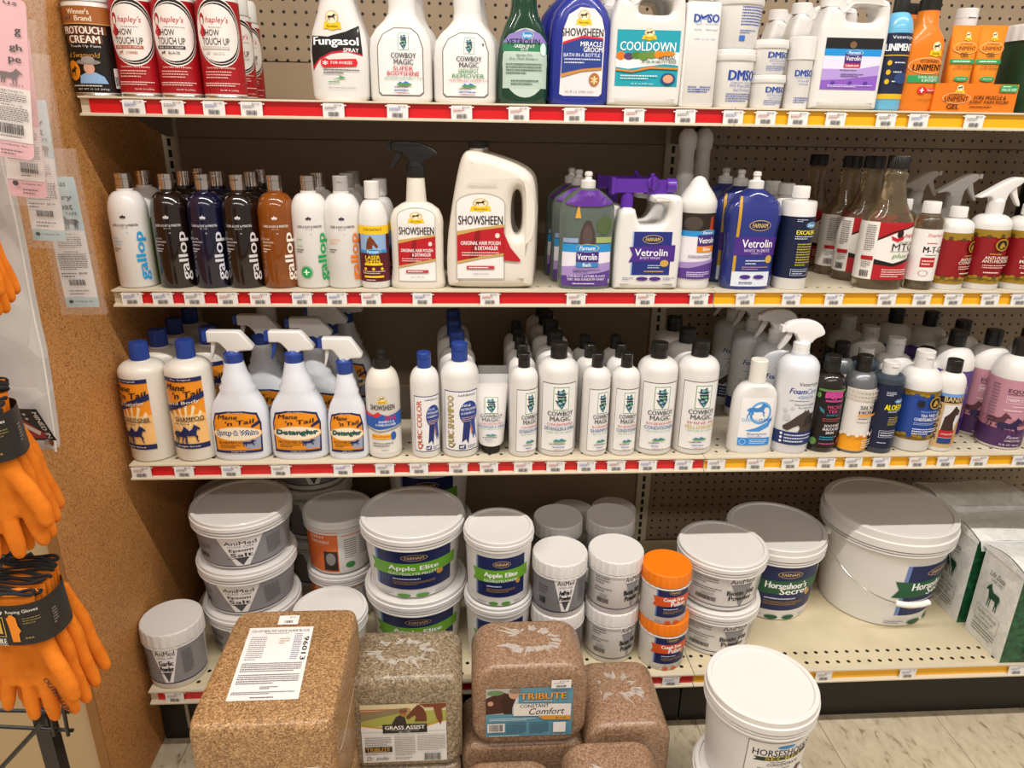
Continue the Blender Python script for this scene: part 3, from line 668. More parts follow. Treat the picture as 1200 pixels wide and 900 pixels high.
put(bottle, 0, 677, 71, -18, 'royal blue bottle of bath in a bottle', 'bottle', 'grooming_bottle', ratio=.55, n=2.6, prof=[(0, .88), (.01, .94), (.05, 1), (.55, 1), (.68, .96), (.78, .84), (.86, .62), (.91, .42), (.93, .38)], nf=.38, zc=.93, cap=('ribbed', .42, '1b1b1b'), m=mat('24308f', .25, coat=.4), back=1, bdx=-.016, tag='blue bath bottle',
    lab=[('p', [(-.68, .09), (-.55, .075), (.6, .075), (.7, .1), (.72, .6), (.6, .72), (.35, .79), (-.1, .8), (-.45, .74), (-.62, .62)], 'e6dfe0'), ab(.02, .71, .5, .12), ('t', 'SHOWSHEEN', .0, .6, 1.32, .065, '1a1a22', 'b'), ('p', [(-.62, .50), (.0, .555), (.66, .545), (.66, .3), (0, .28), (-.64, .23)], '2a3f8c'), ('p', [(-.62, .50), (.0, .555), (.66, .545), (.66, .558), (0, .572), (-.62, .52)], 'd4202a'),
         ('t', 'MIRACLE', .28, .505, .68, .04, 'ffffff', 'b'), ('t', 'GROOM', .34, .46, .6, .04, 'ffffff', 'b'), ('t', 'BATH IN A BOTTLE', .0, .415, 1.15, .03, 'dfe6ff', 'b'), ('l', -.55, .34, .6, .395, 2, 'cfd6f2'), ('p', [(-.64, .23), (0, .28), (.66, .3), (.66, .318), (0, .3), (-.64, .26)], 'c98a3a'), ('e', .42, .215, .17, .055, 'b06c33'), ('t', '*', .42, .21, .2, .07, 'f1d9a5', 'B'), ('t', '32 fl oz (946 mL)', -.05, .11, .9, .022, '3a3a3a')])
JH = [(-.36, .73), (-.36, .84), (-.2, .9), (.3, .9), (.42, .84), (.42, .75), (.3, .735), (.0, .745), (-.2, .73)]
def jugloops(neckx=-.62, nw=.2):
    return [[(-.96, 0), (.96, 0), (1., .02), (1., .60), (1.0, .70), (.96, .90), (.84, .97), (-.2, .99), (-.38, .93), (-.46, .9), (-.5, .90), (neckx+nw, .90), (neckx-nw, .90), (-.86, .88), (-.98, .74), (-1., .68), (-1., .02)],
            [(-.28, .775), (-.3, .85), (-.12, .915), (.5, .915), (.64, .86), (.62, .78), (.4, .765), (0, .77)]]
put(jug, 0, 751, 84, -14, 'white handled jug with turquoise herbal rinse label', 'jug', 'rinse_jug', ratio=.42, loops=jugloops(), cap=(-.62, .27, .9, 1., WHITE, 'plain'), back=1, bdx=-.012, tag='turquoise rinse jug',
    lab=[('r', -.84, .17, .86, .64, '1c9cae'), ('p', [(-.84, .33), (-.5, .315), (0, .34), (.5, .36), (.86, .35), (.86, .46), (.3, .47), (-.2, .44), (-.84, .4)], 'eeeeea'), ab(.02, .6, .4, .09), ('t', 'COOLDOWN', .0, .505, 1.5, .075, 'ffffff', 'b'), ('e', -.72, .425, .12, .035, 'e2761b'), ('e', -.5, .42, .14, .028, '5a3a6a'), ('e', -.3, .43, .14, .03, '4f7a2e'), ('e', -.1, .425, .15, .035, '5f8a35'), ('e', .12, .435, .14, .03, '6f8a2e'), ('e', .32, .44, .14, .03, 'e2861b'), ('e', .55, .448, .2, .02, 'e2861b'),
         ('t', 'HERBAL', .55, .41, .45, .032, '1c3a44', 'b'), ('t', 'AFTER-WORKOUT RINSE', .32, .378, .95, .026, '1c3a44', 'b'), ('p', [(-.84, .30), (-.4, .285), (.1, .32), (.86, .315), (.86, .33), (.1, .338), (-.4, .30), (-.84, .315)], 'e2861b'), ('l', -.7, .225, .3, .27, 2, 'dff2f2'), ('e', .6, .235, .2, .05, '2a4a7a'), ('e', .6, .235, .14, .035, 'e0a07a'), ('t', '32 fl oz (946 mL)', -.1, .19, .6, .016, 'e8f6f6')])
def dmso(u, v, w, h):
    return [('t', 'DMSO', u+.03, v-.006, w, h, '8ea6d8', 'B'), ('t', 'DMSO', u, v, w, h, '1f3f9a', 'B'), ('t', 'DIMETHYL SULFOXIDE', u+.05, v-h*.75, w*.9, h*.16, '5f78b8')]
put(bottle, 0, 812, 40, -16, 'tall square white bottle with blue lettering', 'bottle', 'liniment_bottle', ratio=.85, n=7, prof=[(0, .95), (.01, 1), (.84, .98), (.86, .92), (.865, .5), (.88, .48)], nf=.48, zc=.88, cap=('plain', .62, WHITE), tag='square white bottle',
    lab=[dmso(.12, .73, 1.4, .065), ('t', '99% Pure DMSO Liquid', .12, .635, 1.3, .018, '3f5fae'), ('t', '1 PINT (16 FL. OZ.)', .12, .56, 1.2, .015, '5f78b8'), ('l', -.6, .12, .7, .18, 3, '2f4fa4')])
def dm_tub(): return [dmso(.3, .56, 1.25, .17), ('t', '99% Pure DMSO', .3, .38, 1.1, .05, '3f5fae'), ('t', 'Gel Formula', .3, .31, .8, .045, '3f5fae'), ('l', -.35, .1, .95, .26, 4, '2f4fa4')]
r_, x_, y_, a_, h_ = put(tub, 0, 852, 56, 60, 'large white gel tub at the bottom of the tall stack', 'tub', 'gel_tub', lab=dm_tub(), taper=.9, rings=0, lidh=.018, tag='large white gel tub')
put(tub, 0, 860, 59, -6, 'large white tub with small blue print, on the other tub', 'tub', 'gel_tub', z0=Z[0]+h_+.0008, yf=-D[0]+.012, lab=[('l', -.1, .4, 1.1, .75, 7, '2f4fa4'), ('r', -.1, .13, .12, .23, '3f6fc8'), ('l', -.1, .26, .6, .34, 2, '3f5fae'), ('r', 1.0, .1, 1.2, .4, '3f6fc8')], taper=.9, rings=0, lidh=.02)
r_, x_, y_, a_, h_ = put(tub, 0, 896, 42, 89, 'small white gel tub, lower one of two', 'tub', 'gel_tub', lab=dm_tub(), taper=.9, rings=0, lidh=.012, tag='small white gel tub')
put(tub, 0, 899, 44, 48.5, 'small white gel tub stacked on its twin', 'tub', 'gel_tub', z0=Z[0]+h_+.0008, yf=-D[0]+.012, lab=dm_tub(), taper=.9, rings=0, lidh=.013)
put(bottle, 0, 932, 29, 44.5, 'small white roll-on cylinder beside the gel tubs', 'bottle', 'roll_on_bottle', prof=[(0, .92), (.02, .95), (.68, .98), (.69, 1)], nf=1, zc=.69, n=2, cap=('plain', 1.06, WHITE), tag='roll-on cylinder',
    lab=[dmso(.1, .5, 1.5, .09), ('t', '99% Pure DMSO', .1, .39, 1., .025, '3f5fae'), ('t', 'Gel Formula', .1, .35, .8, .025, '3f5fae'), ('l', -.5, .08, .8, .17, 3, '2f4fa4')])
put(jug, 0, 982, 80, -4, 'white handled liniment jug with purple label', 'jug', 'liniment_jug', ratio=.42, loops=jugloops(), cap=(-.62, .29, .9, 1., WHITE, 'plain'), back=2, bdx=-.012, bdy=.095, tag='liniment jug',
    lab=[('r', -.8, .18, .84, .63, 'e6dcf0'), ('r', -.8, .5, .84, .63, '1d1a1c'), ('r', -.8, .475, .84, .535, '1f8fd6'), ('p', [(-.8, .18), (.84, .18), (.84, .38), (.4, .37), (-.2, .31), (-.8, .34)], '8a5cc0'), ('p', [(-.8, .26), (-.2, .27), (.84, .31), (.84, .4), (.2, .36), (-.8, .36)], 'b398d8'), ('r', -.2, .41, .28, .51, '4b2a78'), fo(.06, .505, .5, .05), ('t', 'Vetrolin', .04, .455, .42, .04, 'ffffff', 'b'), ('r', -.2, .375, .28, .41, 'c02a4a'), ('t', 'Liniment', .04, .393, .38, .022, 'ffffff', 'b'), ('e', -.02, .57, .1, .03, '7a5a3a'),
         ('l', -.3, .345, .45, .36, 1, '444444'), ('l', -.25, .29, .4, .325, 2, '4b2a78'), ('e', -.45, .24, .06, .014, '5a3a98'), ('e', .05, .24, .06, .014, '5a3a98'), ('e', .5, .24, .06, .014, '5a3a98'), ('l', -.6, .2, .7, .225, 2, 'efe6fa')])
put(bottle, 0, 1037, 33, -8, 'light blue bottle with navy liniment label', 'bottle', 'liniment_bottle', s=.66, s2=.84, nf=.38, zc=.84, cap=('ribbed', .5, '1a1a1a'), m=mat('6cb6dc', .2, coat=.4), tag='light blue liniment bottle',
    lab=[('r', -1.5, .1, 1.5, .66, '1c2540'), ('r', -1.5, .47, 1.5, .477, 'e8c23a'), ('r', -1.5, .1, 1.5, .145, 'e8b21c'), ('t', 'Vetericyn', .05, .62, 1.5, .036, 'e8eef4', 'b'), ('t', 'LINIMENT', -.08, .54, 1.9, .06, 'ffffff', 'B'), ('e', -.6, .41, .14, .022, 'e8b21c'), ('e', -.6, .33, .14, .022, 'e8b21c'), ('e', -.6, .25, .14, .022, 'e8b21c'), ('l', -.3, .40, .6, .425, 1, 'd8e0ec'), ('l', -.3, .32, .4, .345, 1, 'd8e0ec'), ('l', -.3, .24, .5, .265, 1, 'd8e0ec'), ('e', .3, .28, .5, .05, '2c4478')])
PO = [(0, .9), (.01, .96), (.04, 1), (.56, 1), (.62, .97), (.68, .85), (.74, .62), (.78, .52), (.9, .48)]
put(bottle, 0, 1069, 46, 0, 'orange long-necked liniment bottle with black cap', 'bottle', 'liniment_bottle', prof=PO, nf=.48, zc=.9, ratio=.7, n=2.4, cap=('ribbed', .5, '1b1816'), m=mat('e07a1a', .25, coat=.3), back=1, bdx=-.006, tag='orange liniment bottle',
    lab=[ab(.35, .555, .7, .13), ('e', .05, .41, .92, .075, 'f2c48a'), ('e', .05, .41, .88, .068, 'e07a1a'), ('t', 'VETERINARY', .1, .45, 1.0, .03, '2a1408', 'b'), ('t', 'LINIMENT', .1, .395, 1.5, .055, '2a1408', 'B'), ('r', -.8, .26, .95, .325, '2f9a5a'), ('t', 'TOPICAL ANALGESIC', .2, .307, 1.1, .022, 'eaf6ee', 'b'), ('t', '& ANTISEPTIC', .3, .279, .9, .022, 'eaf6ee', 'b'), ('e', -.05, .19, .2, .035, 'd4202a'), ('r', 0, .175, .9, .205, 'd4202a'), ('t', '+', -.05, .19, .2, .045, 'ffffff', 'B'), ('t', 'TRUSTED', .5, .19, .6, .016, 'ffffff', 'b'), ('t', '16 FL OZ (473 mL)', .3, .1, 1., .016, '2a1408')])
# display box holding two gel tubes
Y0 = -D[0]+.012; bx0, bx1 = solve_x(1093, Y0, Z[0]+.02), solve_x(1190, Y0, Z[0]+.02); bh = solve_z(97.5, bx0, Y0, Z[0]+.04)-Z[0]
om = mat('e5781a', .4)
r = root('display_box', ((bx0+bx1)/2, Y0+.03, Z[0]+.0004), 'open orange cardboard display box holding two gel tubes', 'box')
X = (bx1-bx0)/2
MB().box(-X, -.03, 0, X, -.029, bh).box(-X, .029, 0, X, .03, bh).box(-X, -.029, 0, -X+.001, .029, bh).box(X-.001, -.029, 0, X, .029, bh).box(-X, -.029, 0, X, .029, .001).build('box_body', om, r, 0)
label(r, Flat((0, -.03, 0), (1, 0, 0), (0, 0, 1)), [ab(-.4, .78, .24, .34), ('e', -.45, .48, .34, .2, 'f2c48a'), ('e', -.45, .48, .325, .18, 'd9701a'), ('t', 'VETERINARY', -.45, .59, .4, .1, '2a1408'), ('t', 'LINIMENT', -.45, .45, .55, .17, '2a1408', 'b'), ('t', 'GEL', -.5, .18, .3, .2, '1b0f08', 'b'), ('t', 'SORE MUSCLE &', .35, .52, .78, .14, '1b0f08', 'b'), ('t', 'JOINT PAIN RELIEF', .35, .34, .95, .14, '1b0f08', 'b'), ('l', -.1, .14, .8, .24, 1, '3b1f10'), ('r', .55, .72, .97, .97, '2f9a5a'), ('t', 'VALUE SIZE', .76, .81, .36, .09, 'eaf6ee', 'b'), ('l', .6, .88, .92, .96, 1, 'eaf6ee')], X, bh, curved=False)
ITEMS.append((0, (bx0+bx1)/2, 'orange display box'))
def tube_up(r, a, b, h, lab=None, col='ea8a1e', capcol=WHITE, capr=.4, caph=.16):
    m = mat(col, .3, coat=.2); z0 = caph*h
    secs = [(z0, a*.72, b, 2, 0, 0), (z0+h*.03, a*.78, b*1.02, 2, 0, 0), (h*.5, a*.88, b*.7, 2.2, 0, 0), (h*.85, a*.96, b*.3, 2.6, 0, 0), (h*.95, a, .0022, 3, 0, 0), (h, a, .002, 3, 0, 0)]
    MB().loft(secs, 40).build('body', m, r, 50)
    MB().lathe([(a*capr*1.3, 0), (a*capr*1.35, z0*.9), (a*capr*1.3, z0)], 28).build('cap', mat(capcol, .4), r)
    label(r, Surf(secs), lab, a, h, rows=14, base=.0008)
tl = [ab(.1, .87, .5, .1), ('e', .05, .74, .86, .07, 'f0b878'), ('e', .05, .74, .82, .06, 'ea8a1e'), ('t', 'VETERINARY', .05, .785, .9, .022, '7a3008'), ('t', 'LINIMENT', .05, .735, 1.3, .045, '5a2008', 'b'), ('t', 'GEL', .0, .66, .6, .05, '3b1f10', 'b'), ('r', -.85, .56, .85, .61, '2f9a5a'), ('l', -.7, .57, .7, .6, 1, 'eaf6ee'), ('t', 'SORE MUSCLE', .0, .53, 1.1, .022, '3b1f10', 'b'), ('t', '& JOINT PAIN RELIEF', .0, .495, 1.2, .022, '3b1f10', 'b'), ('e', .0, .38, .5, .03, '2f9a5a'), ('t', 'MADE WITH HERBS', 0, .38, .6, .014, 'eaf6ee')]
for i, px in enumerate((1116, 1146)):
    dx = solve_x(px, Y0+.03, Z[0]+.03)
    hh = solve_z(30, dx, Y0+.03, Z[0]+.15)-Z[0]-.0022
    r = root('gel_tube', (dx, Y0+.028+.0*i, Z[0]+.0022), ('left', 'right')[i]+' orange gel tube standing in the orange display box', 'tube', 'orange gel tubes', -.05)
    tube_up(r, .028, .017, hh, tl)
put(bottle, 0, 1112, 26, 11, 'white-capped orange bottle behind the gel tubes', 'bottle', 'liniment_bottle', yf=-.33, s=.62, s2=.75, nf=.85, zc=.76, cap=('flip', .88, WHITE), m=mat('e07a1a', .3))
put(tub, 0, 1208, 90, 31, 'dark green jar with white screw lid at the frame edge', 'jar', 'screw_top_jar', bodycol='123a22', rings=0, lidh=.028, ribs=1, taper=1.04, tag='dark green jar', lab=None)

# ================================================================== SECOND SHELF (k = 1)
def gallop(c, c2, small, plus=None, crestc='24202a', side=None):
    o = [crest(0, .63, .34, .05, crestc), ('t', 'CARR & DAY & MARTIN', 0, .565, 1.35, .022, crestc, 'b'), ('t', 'EST. 1765', 0, .54, .35, .009, crestc)]
    for i, t in enumerate(small): o.append(('t', t, -.78+.035*len(t), .45-.028*i, .07*len(t), .016, c2, 'b'))
    o += [('l', -.8, .33, -.35, .37, 2, crestc), ('t', 'gallop', .68, .29, .62, .43, c, 'Bv'), ('t', '°', .1, .50, .1, .014, c)]
    if plus: o += [('c', -.3, .155, .34, .058, plus, .06), ('e', -.3, .155, .28, .048, plus), ('t', '+', -.3, .155, .3, .05, 'ffffff', 'B')]
    if side: o += [('r', -1.75, .04, -1.35, .62, side)]
    return o
chrome = mat('d9d2cc', .12, metal=1)
GC = ('flip', .41, WHITE)
gk = dict(s=.66, s2=.845, nf=.42, zc=.868)
dk1 = mat('170b0a', .12, coat=.8); dk2 = mat('0b0b2c', .12, coat=.8); amb = mat('b8641a', .06, trans=.55, coat=.6)
G = [(161, 'white pump-less shampoo bottle with blue gallop lettering', None, gallop('1a9ad8', '4aa3d0', ['EXTRA', 'STRENGTH', 'SHAMPOO']), 1),
     (209, 'dark brown shampoo bottle with green side stripe', dk1, gallop('d8d4d6', 'd8c8c8', ['COLOUR', 'ENHANCING', 'SHAMPOO'], crestc='dcd8da', side='8fae3a'), 2),
     (250, 'navy blue shampoo bottle with pale lettering', dk2, gallop('d8d8e2', 'd0d0e0', ['COLOUR', 'ENHANCING', 'SHAMPOO'], crestc='dcdce6'), 1),
     (289, 'dark brown shampoo bottle with orange side stripe', dk1, gallop('dcd4d4', 'd8c8c8', ['COLOUR', 'ENHANCING', 'SHAMPOO'], crestc='dcd8da', side='e0702a'), 2),
     (330, 'amber see-through shampoo bottle with chrome cap', amb, gallop('f3e8dc', 'f0dcc4', ['COLOUR', 'ENHANCING', 'SHAMPOO'], crestc='f3e6d8'), 0),
     (368, 'white shampoo bottle with green lettering and plus sign', None, gallop('16a050', '5ab04a', ['CLEAN', '&', 'CLEAR'], '16a050', side='5a8a3a'), 1),
     (405, 'white shampoo bottle with orange gallop lettering', None, gallop('ee7a1c', 'ee9a5c', ['CONDITION', 'SHAMPOO'], side='ee7a1c'), 2)]
for i, (px, d, m, lb, bk) in enumerate(G):
    if i == 0: d = 'white shampoo bottle with bright blue gallop lettering'
    r, x, y, a, h = put(bottle, 1, px, 41.5, 202.5+.6*i, d.replace('gallop ', 'vertical '), 'bottle', 'shampoo_bottle', 'shampoo bottles with tall vertical lettering', back=bk, bdy=.088, lab=lb, m=m, cap=GC,
                        capm=(chrome if i != 6 else mat('ddd8d4', .2, trans=.5)), tag=('white blue', 'brown green', 'navy', 'brown orange', 'amber', 'white green', 'white orange')[i]+' shampoo', rz=.1, **gk)
put(bottle, 1, 440, 33.5, 212, 'small white bottle with horse photo and maroon label', 'bottle', 'sheen_bottle', s=.6, s2=.83, nf=.42, zc=.845, cap=('plain', .5, WHITE), back=1, bdx=.01, tag='laser sheen bottle',
    lab=[('r', -1.5, .07, 1.5, .6, '5a1428'), ('r', -1.5, .52, 1.5, .6, 'f2c81c'), ('t', 'CONCENTRATE', 0, .565, 1.3, .025, '5a1428', 'b'), ('r', -.95, .37, .95, .52, '8fb0d8'), HS(HEAD, -.05, .44, .8, .14, '7a3a18'), ('r', -1., .345, 1., .375, '2a8fd0'), fo(0, .36, 1.1, .05), ('t', 'LASER', -.05, .305, .95, .036, 'f2d21c', 'B'), ('t', 'SHEEN', -.05, .265, .95, .036, 'f2d21c', 'B'), ('r', -.6, .228, .6, .25, 'f2c81c'), ('e', -.55, .195, .1, .014, 'f2c81c'), ('e', 0, .195, .1, .014, 'f2c81c'), ('e', .55, .195, .1, .014, 'f2c81c'), ('l', -.75, .145, .75, .18, 2, 'e8d8c0'), ('r', -.65, .11, .65, .13, 'f2c81c'), ('l', -.5, .08, .5, .1, 1, 'e8d8c0')])
def sheen(w, t, b, sub1, sub2, foot, wx=0):
    m_ = (t+b)/2; H = t-b
    return [('r', wx-w-.03, b-.01, wx+w+.03, t-.12*H, 'b9b2a8'), ('e', wx, t-.12*H, w+.03, .12*H+.01, 'b9b2a8'), ('r', wx-w, b, wx+w, t-.12*H, 'ece8e4'), ('e', wx, t-.12*H, w, .12*H, 'ece8e4'), ab(wx, t-.13*H, .5*w/.55, .15*H),
            ('t', 'SHOWSHEEN', wx, t-.30*H, w*1.88, .105*H, '1d1a1e', 'b'), ('p', [(wx-w, b+.37*H), (wx-.3*w, b+.42*H), (wx+w, b+.64*H), (wx+w, b+.34*H), (wx+.3*w, b+.27*H), (wx-w, b+.22*H)], 'b01822'),
            ('p', [(wx-w, b+.52*H), (wx-.1*w, b+.58*H), (wx+w, b+.62*H), (wx+w, b+.3*H), (wx, b+.26*H), (wx-w, b+.2*H)], 'b81a24'), ('p', [(wx-w, b+.52*H), (wx-.1*w, b+.58*H), (wx+w, b+.62*H), (wx+w, b+.65*H), (wx-.1*w, b+.61*H), (wx-w, b+.57*H)], 'c9a25a'), ('p', [(wx-w, b+.18*H), (wx, b+.24*H), (wx+w, b+.28*H), (wx+w, b+.31*H), (wx, b+.27*H), (wx-w, b+.21*H)], 'c9a25a'),
            ('p', [(wx-.5*w, b+.24*H), (wx-.2*w, b+.57*H), (wx, b+.57*H), (wx-.1*w, b+.26*H)], '8e121c'), ('e', wx+.72*w, b+.52*H, .1*w, .03*H, 'f2d8d2'),
            ('t', sub1, wx, b+.43*H, w*1.7, .045*H, 'ffffff', 'b'), ('t', sub2, wx+.25*w, b+.37*H, w*1.0, .045*H, 'ffffff', 'b'), ('l', wx-.8*w, b+.27*H, wx+.8*w, b+.33*H, 2, 'f2d0cc'), ('r', wx-.6*w, b+.115*H, wx+.6*w, b+.155*H, 'b8404a'), ('l', wx-.5*w, b+.12*H, wx+.5*w, b+.15*H, 1, 'ffffff'), ('t', foot, wx, b+.055*H, w*.7, .022*H, '3a3a3a')]
put(sprayer, 1, 490, 63, 165.5, 'cream spray bottle with black trigger head', 'spray bottle', 'spray_bottle', ratio=.55, m=mat('e0d8cc', .3, coat=.2), n=2.6,
    prof=[(0, .94), (.01, .99), (.04, 1), (.09, .97), (.14, .94), (.4, .94), (.46, .95), (.5, .92), (.55, .8), (.585, .55), (.6, .37), (.62, .36), (.76, .31), (.77, .3)], zc=.77, nf=.3, hw=.092, style='front', c1='1a1818', c2='1a1818', lab=sheen(.66, .56, .06, 'ORIGINAL HAIR POLISH', '& DETANGLER', '32 fl oz (946 mL)'), tag='black trigger bottle')
GJ = [[(-.9, 0), (.88, 0), (.95, .03), (.97, .55), (.95, .70), (.86, .80), (.5, .865), (-.1, .925), (-.45, .945), (-.58, .93), (-.68, .86), (-.84, .6), (-.97, .3), (-.97, .04)], [(.44, .42), (.54, .37), (.66, .40), (.68, .5), (.66, .64), (.56, .70), (.44, .66), (.41, .52)]]
put(jug, 1, 575, 104, 166, 'gallon cream jug with side handle and red sash', 'jug', 'polish_jug', ratio=.42, loops=GJ, bevel=.022, m=mat('e2dace', .3, coat=.25), cap=(-.32, .17, .955, 1., '1d1815'), neck=(-.32, .15, .92, .96), back=1, bdx=.012, tag='gallon cream jug',
    lab=sheen(.5, .66, .08, 'ORIGINAL HAIR POLISH', '& DETANGLER', '1 GALLON (3.8 L)', wx=-.24)+[('p', [(.26, .40), (.4, .30), (.62, .215), (.62, .2), (.26, .21)], 'b81a24'), ('t', 'ABSORBINE', -.2, .725, .62, .022, 'cfc6b8', 'b')])
pc = ('push', .27, 'dedad6')
PV = [(0, .9), (.01, .95), (.05, .99), (.12, 1), (.35, .97), (.6, 1.), (.7, .99), (.76, .9), (.82, .62), (.855, .36), (.865, .3)]
put(bottle, 1, 684, 62, 201, 'clear bath bottle with purple foot and horse picture', 'bottle', 'bath_bottle', ratio=.55, n=2.8, prof=PV, nf=.28, zc=.865, cap=pc, m=mat('a4b5ac', .06, trans=.75, coat=.5), back=2, bdx=-.008, tag='purple bath bottle',
    lab=[('r', -.93, .03, .93, .33, 'e4e0ea'), ('p', [(-.93, .03), (.93, .03), (.93, .18), (.4, .15), (-.93, .13)], '5b3a8c'), ('p', [(-.93, .12), (.4, .145), (.93, .17), (.93, .24), (-.93, .2)], 'a48cc4'), ('r', -.93, .33, .93, .40, '2a8fd0'), ('p', [(-.3, .36), (-.28, .5), (-.12, .6), (.08, .6), (.24, .5), (.28, .36)], '4a3a36'), ('e', -.02, .47, .17, .09, '5a4a46'), ('e', .6, .56, .3, .08, '52633e'), ('r', -.9, .41, -.35, .45, '8fa4c8'), ('r', .3, .41, .92, .46, '9fae6a'), ('p', [(-.5, .62), (-.38, .75), (-.28, .62)], 'd8a23a'), fo(0, .365, .85, .07), ('r', -.4, .245, .42, .33, '3f2a78'), ('t', 'Vetrolin', 0, .29, .72, .055, 'ffffff', 'b'), ('r', -.4, .2, .42, .24, '3f7fc0'), ('t', 'Bath', 0, .22, .3, .03, 'ffffff', 'b'), ('l', -.5, .15, .5, .185, 2, '3a2a5a'), ('t', 'LUXURIOUS LATHER FLOATS', 0, .12, 1.4, .022, 'e8e0f4', 'b'), ('t', 'DIRT AND DANDRUFF AWAY', 0, .092, 1.35, .022, 'e8e0f4', 'b'), ('l', -.5, .045, .5, .065, 1, 'e8e0f4'),
         ('p', [(-.9, .74), (-.55, .80), (-.3, .85), (.3, .85), (.55, .80), (.9, .74), (.4, .72), (-.4, .72)], '5b2a8c')], rows=4)
PW = [[(x, z/.86 if z > .1 else z) for x, z in [(-.96, 0), (.96, 0), (1, .02), (1, .56), (.99, .62), (.95, .82), (.8, .86), (.0, .86), (-.02, .83), (-.0, .79), (.3, .785), (.5, .77), (.55, .70), (.45, .62), (.3, .585), (-.2, .585), (-.32, .6), (-.42, .68), (-.48, .74), (-.9, .74), (-.96, .6), (-1, .5), (-1, .02)]]]
r, x, y, a, h = put(jug, 1, 754, 75, 227, 'white open-handled wash jug with purple hose sprayer', 'jug', 'wash_jug', ratio=.42, loops=PW, bevel=.012, soft=1, back=0, tag='wash jug',
    lab=vs([('r', -.52, .14, .68, .54, '9fb6d8'), ('r', -.48, .14, .68, .54, '24307c'), fn(.1, .47, .62, .08), ('p', [(-.6, .26), (.8, .27), (.8, .42), (-.6, .4), (-.48, .33)], '4b2a86'), ('t', 'Vetrolin', .08, .35, 1.0, .065, 'ffffff', 'b'), ('t', 'BODY WASH', .05, .3, .6, .025, 'd8cce8', 'b'), ('l', .0, .2, .6, .24, 2, 'c8d0e8'), ('l', -.1, .16, .6, .19, 1, 'c8a24a'), ('e', .5, .25, .13, .032, 'c8a24a'), ('e', -.15, .105, .18, .018, '4b2a86'), ('e', .25, .105, .18, .018, '4b2a86'), ('l', -.75, .09, -.4, .12, 2, '445a9a'), ('l', .5, .09, .85, .12, 2, '445a9a')], 1.15, .0))
pur = mat('5a2a9c', .3, coat=.3)
hs = root('hose_sprayer', (0, 0, 0), None, None); hs.parent = r
nx = -.68*a; zt = h*.855
roundcap(hs, 'ribbed', .0125, zt, zt+.03, '5a2a9c', cx=nx, name='collar'); tz = zt+.043
MB().box(nx-.03, -.012, tz-.013, nx+.04, .012, tz+.013).box(nx-.035, -.015, tz-.016, nx-.028, .015, tz+.016).box(nx+.035, -.009, tz-.016, nx+.078, .009, tz+.012).build('barrel', pur, hs, 0)
ob = MB().lathe([(.015, 0), (.015, .018), (.013, .02)], 24).build('hose_coupling', pur, hs); ob.matrix_local = Matrix.Translation((nx+.078, 0, tz)) @ Matrix.Rotation(pi/2, 4, 'Y')
ob = MB().lathe([(.012, 0), (.012, .006), (.01, .008)], 20).box(-.003, -.013, .006, .003, .013, .014).build('valve_knob', pur, hs, 0); ob.matrix_local = Matrix.Translation((nx+.048, -.008, tz+.006)) @ Matrix.Rotation(pi/2, 4, 'X')
MB().box(nx+.045, -.004, tz+.01, nx+.052, .004, tz+.024).build('valve_stem', pur, hs, 0)
hs['label'] = 'purple hose sprayer'; hs.name = 'hose_sprayer'
c2 = copy_tree(r, (x-.012, y+.095, Z[1]+.0004), 'white wash jug half hidden behind the front wash jug')
put(bottle, 1, 809, 43, 206.5, 'white bottle with peaked dome top and horse label', 'bottle', 'shine_bottle', prof=[(0, .93), (.015, .98), (.04, 1), (.715, 1), (.725, 1.03), (.79, 1.0), (.85, .82), (.91, .55), (.96, .38), (.985, .27), (1., .1)], nf=.1, cap=None, tag='peaked shine bottle',
    lab=[('r', -1.45, .1, 1.45, .69, 'e9e4ec'), ('r', -1.45, .5, 1.45, .69, '2a211c'), ('e', -.4, .6, .5, .06, '4a4038'), ('p', [(.5, .5), (.55, .65), (.75, .67), (.85, .5)], 'a83a22'), ('r', -1.45, .485, 1.45, .535, '2a8fd0'), fo(.45, .52, .9, .05), ('r', -.1, .4, 1.0, .5, '3f2a78'), ('t', 'Vetrolin', .45, .45, 1.0, .05, 'ffffff', 'b'), ('r', -.1, .345, 1.0, .4, 'e0861c'), ('t', 'Shine', .45, .373, .5, .032, 'ffffff', 'b'), ('l', -.5, .29, .9, .32, 2, '5a4a6a'), ('p', [(-1.45, .1), (1.45, .1), (1.45, .26), (.5, .25), (-.4, .21), (-1.45, .2)], '5b3a8c'), ('p', [(-1.45, .19), (-.4, .2), (.5, .24), (1.45, .25), (1.45, .28), (-1.45, .24)], 'a48cc4'), ('l', -.5, .12, .8, .17, 3, 'e8e0f4')])
for i, (px, yy) in enumerate(((793, -.26), (811, -.235))):
    put(bottle, 1, px, 31, 151, ('left', 'right')[i]+' tall white ribbed-neck spray bottle behind the peaked bottle', 'spray bottle', 'spray_bottle', yf=yy, nf=.3, cap=None,
        prof=[(0, .95), (.02, 1), (.45, 1), (.52, .9), (.58, .7), (.64, .62), (.70, .64), (.71, .58), (.78, .58), (.79, .53), (.86, .54), (.87, .62), (.93, .66), (.965, .6), (.99, .4), (1., .3)])
PB = [(0, .84), (.01, .9), (.05, .94), (.15, .93), (.35, .9), (.5, .95), (.6, 1.), (.68, .99), (.74, .9), (.8, .65), (.845, .36), (.86, .3)]
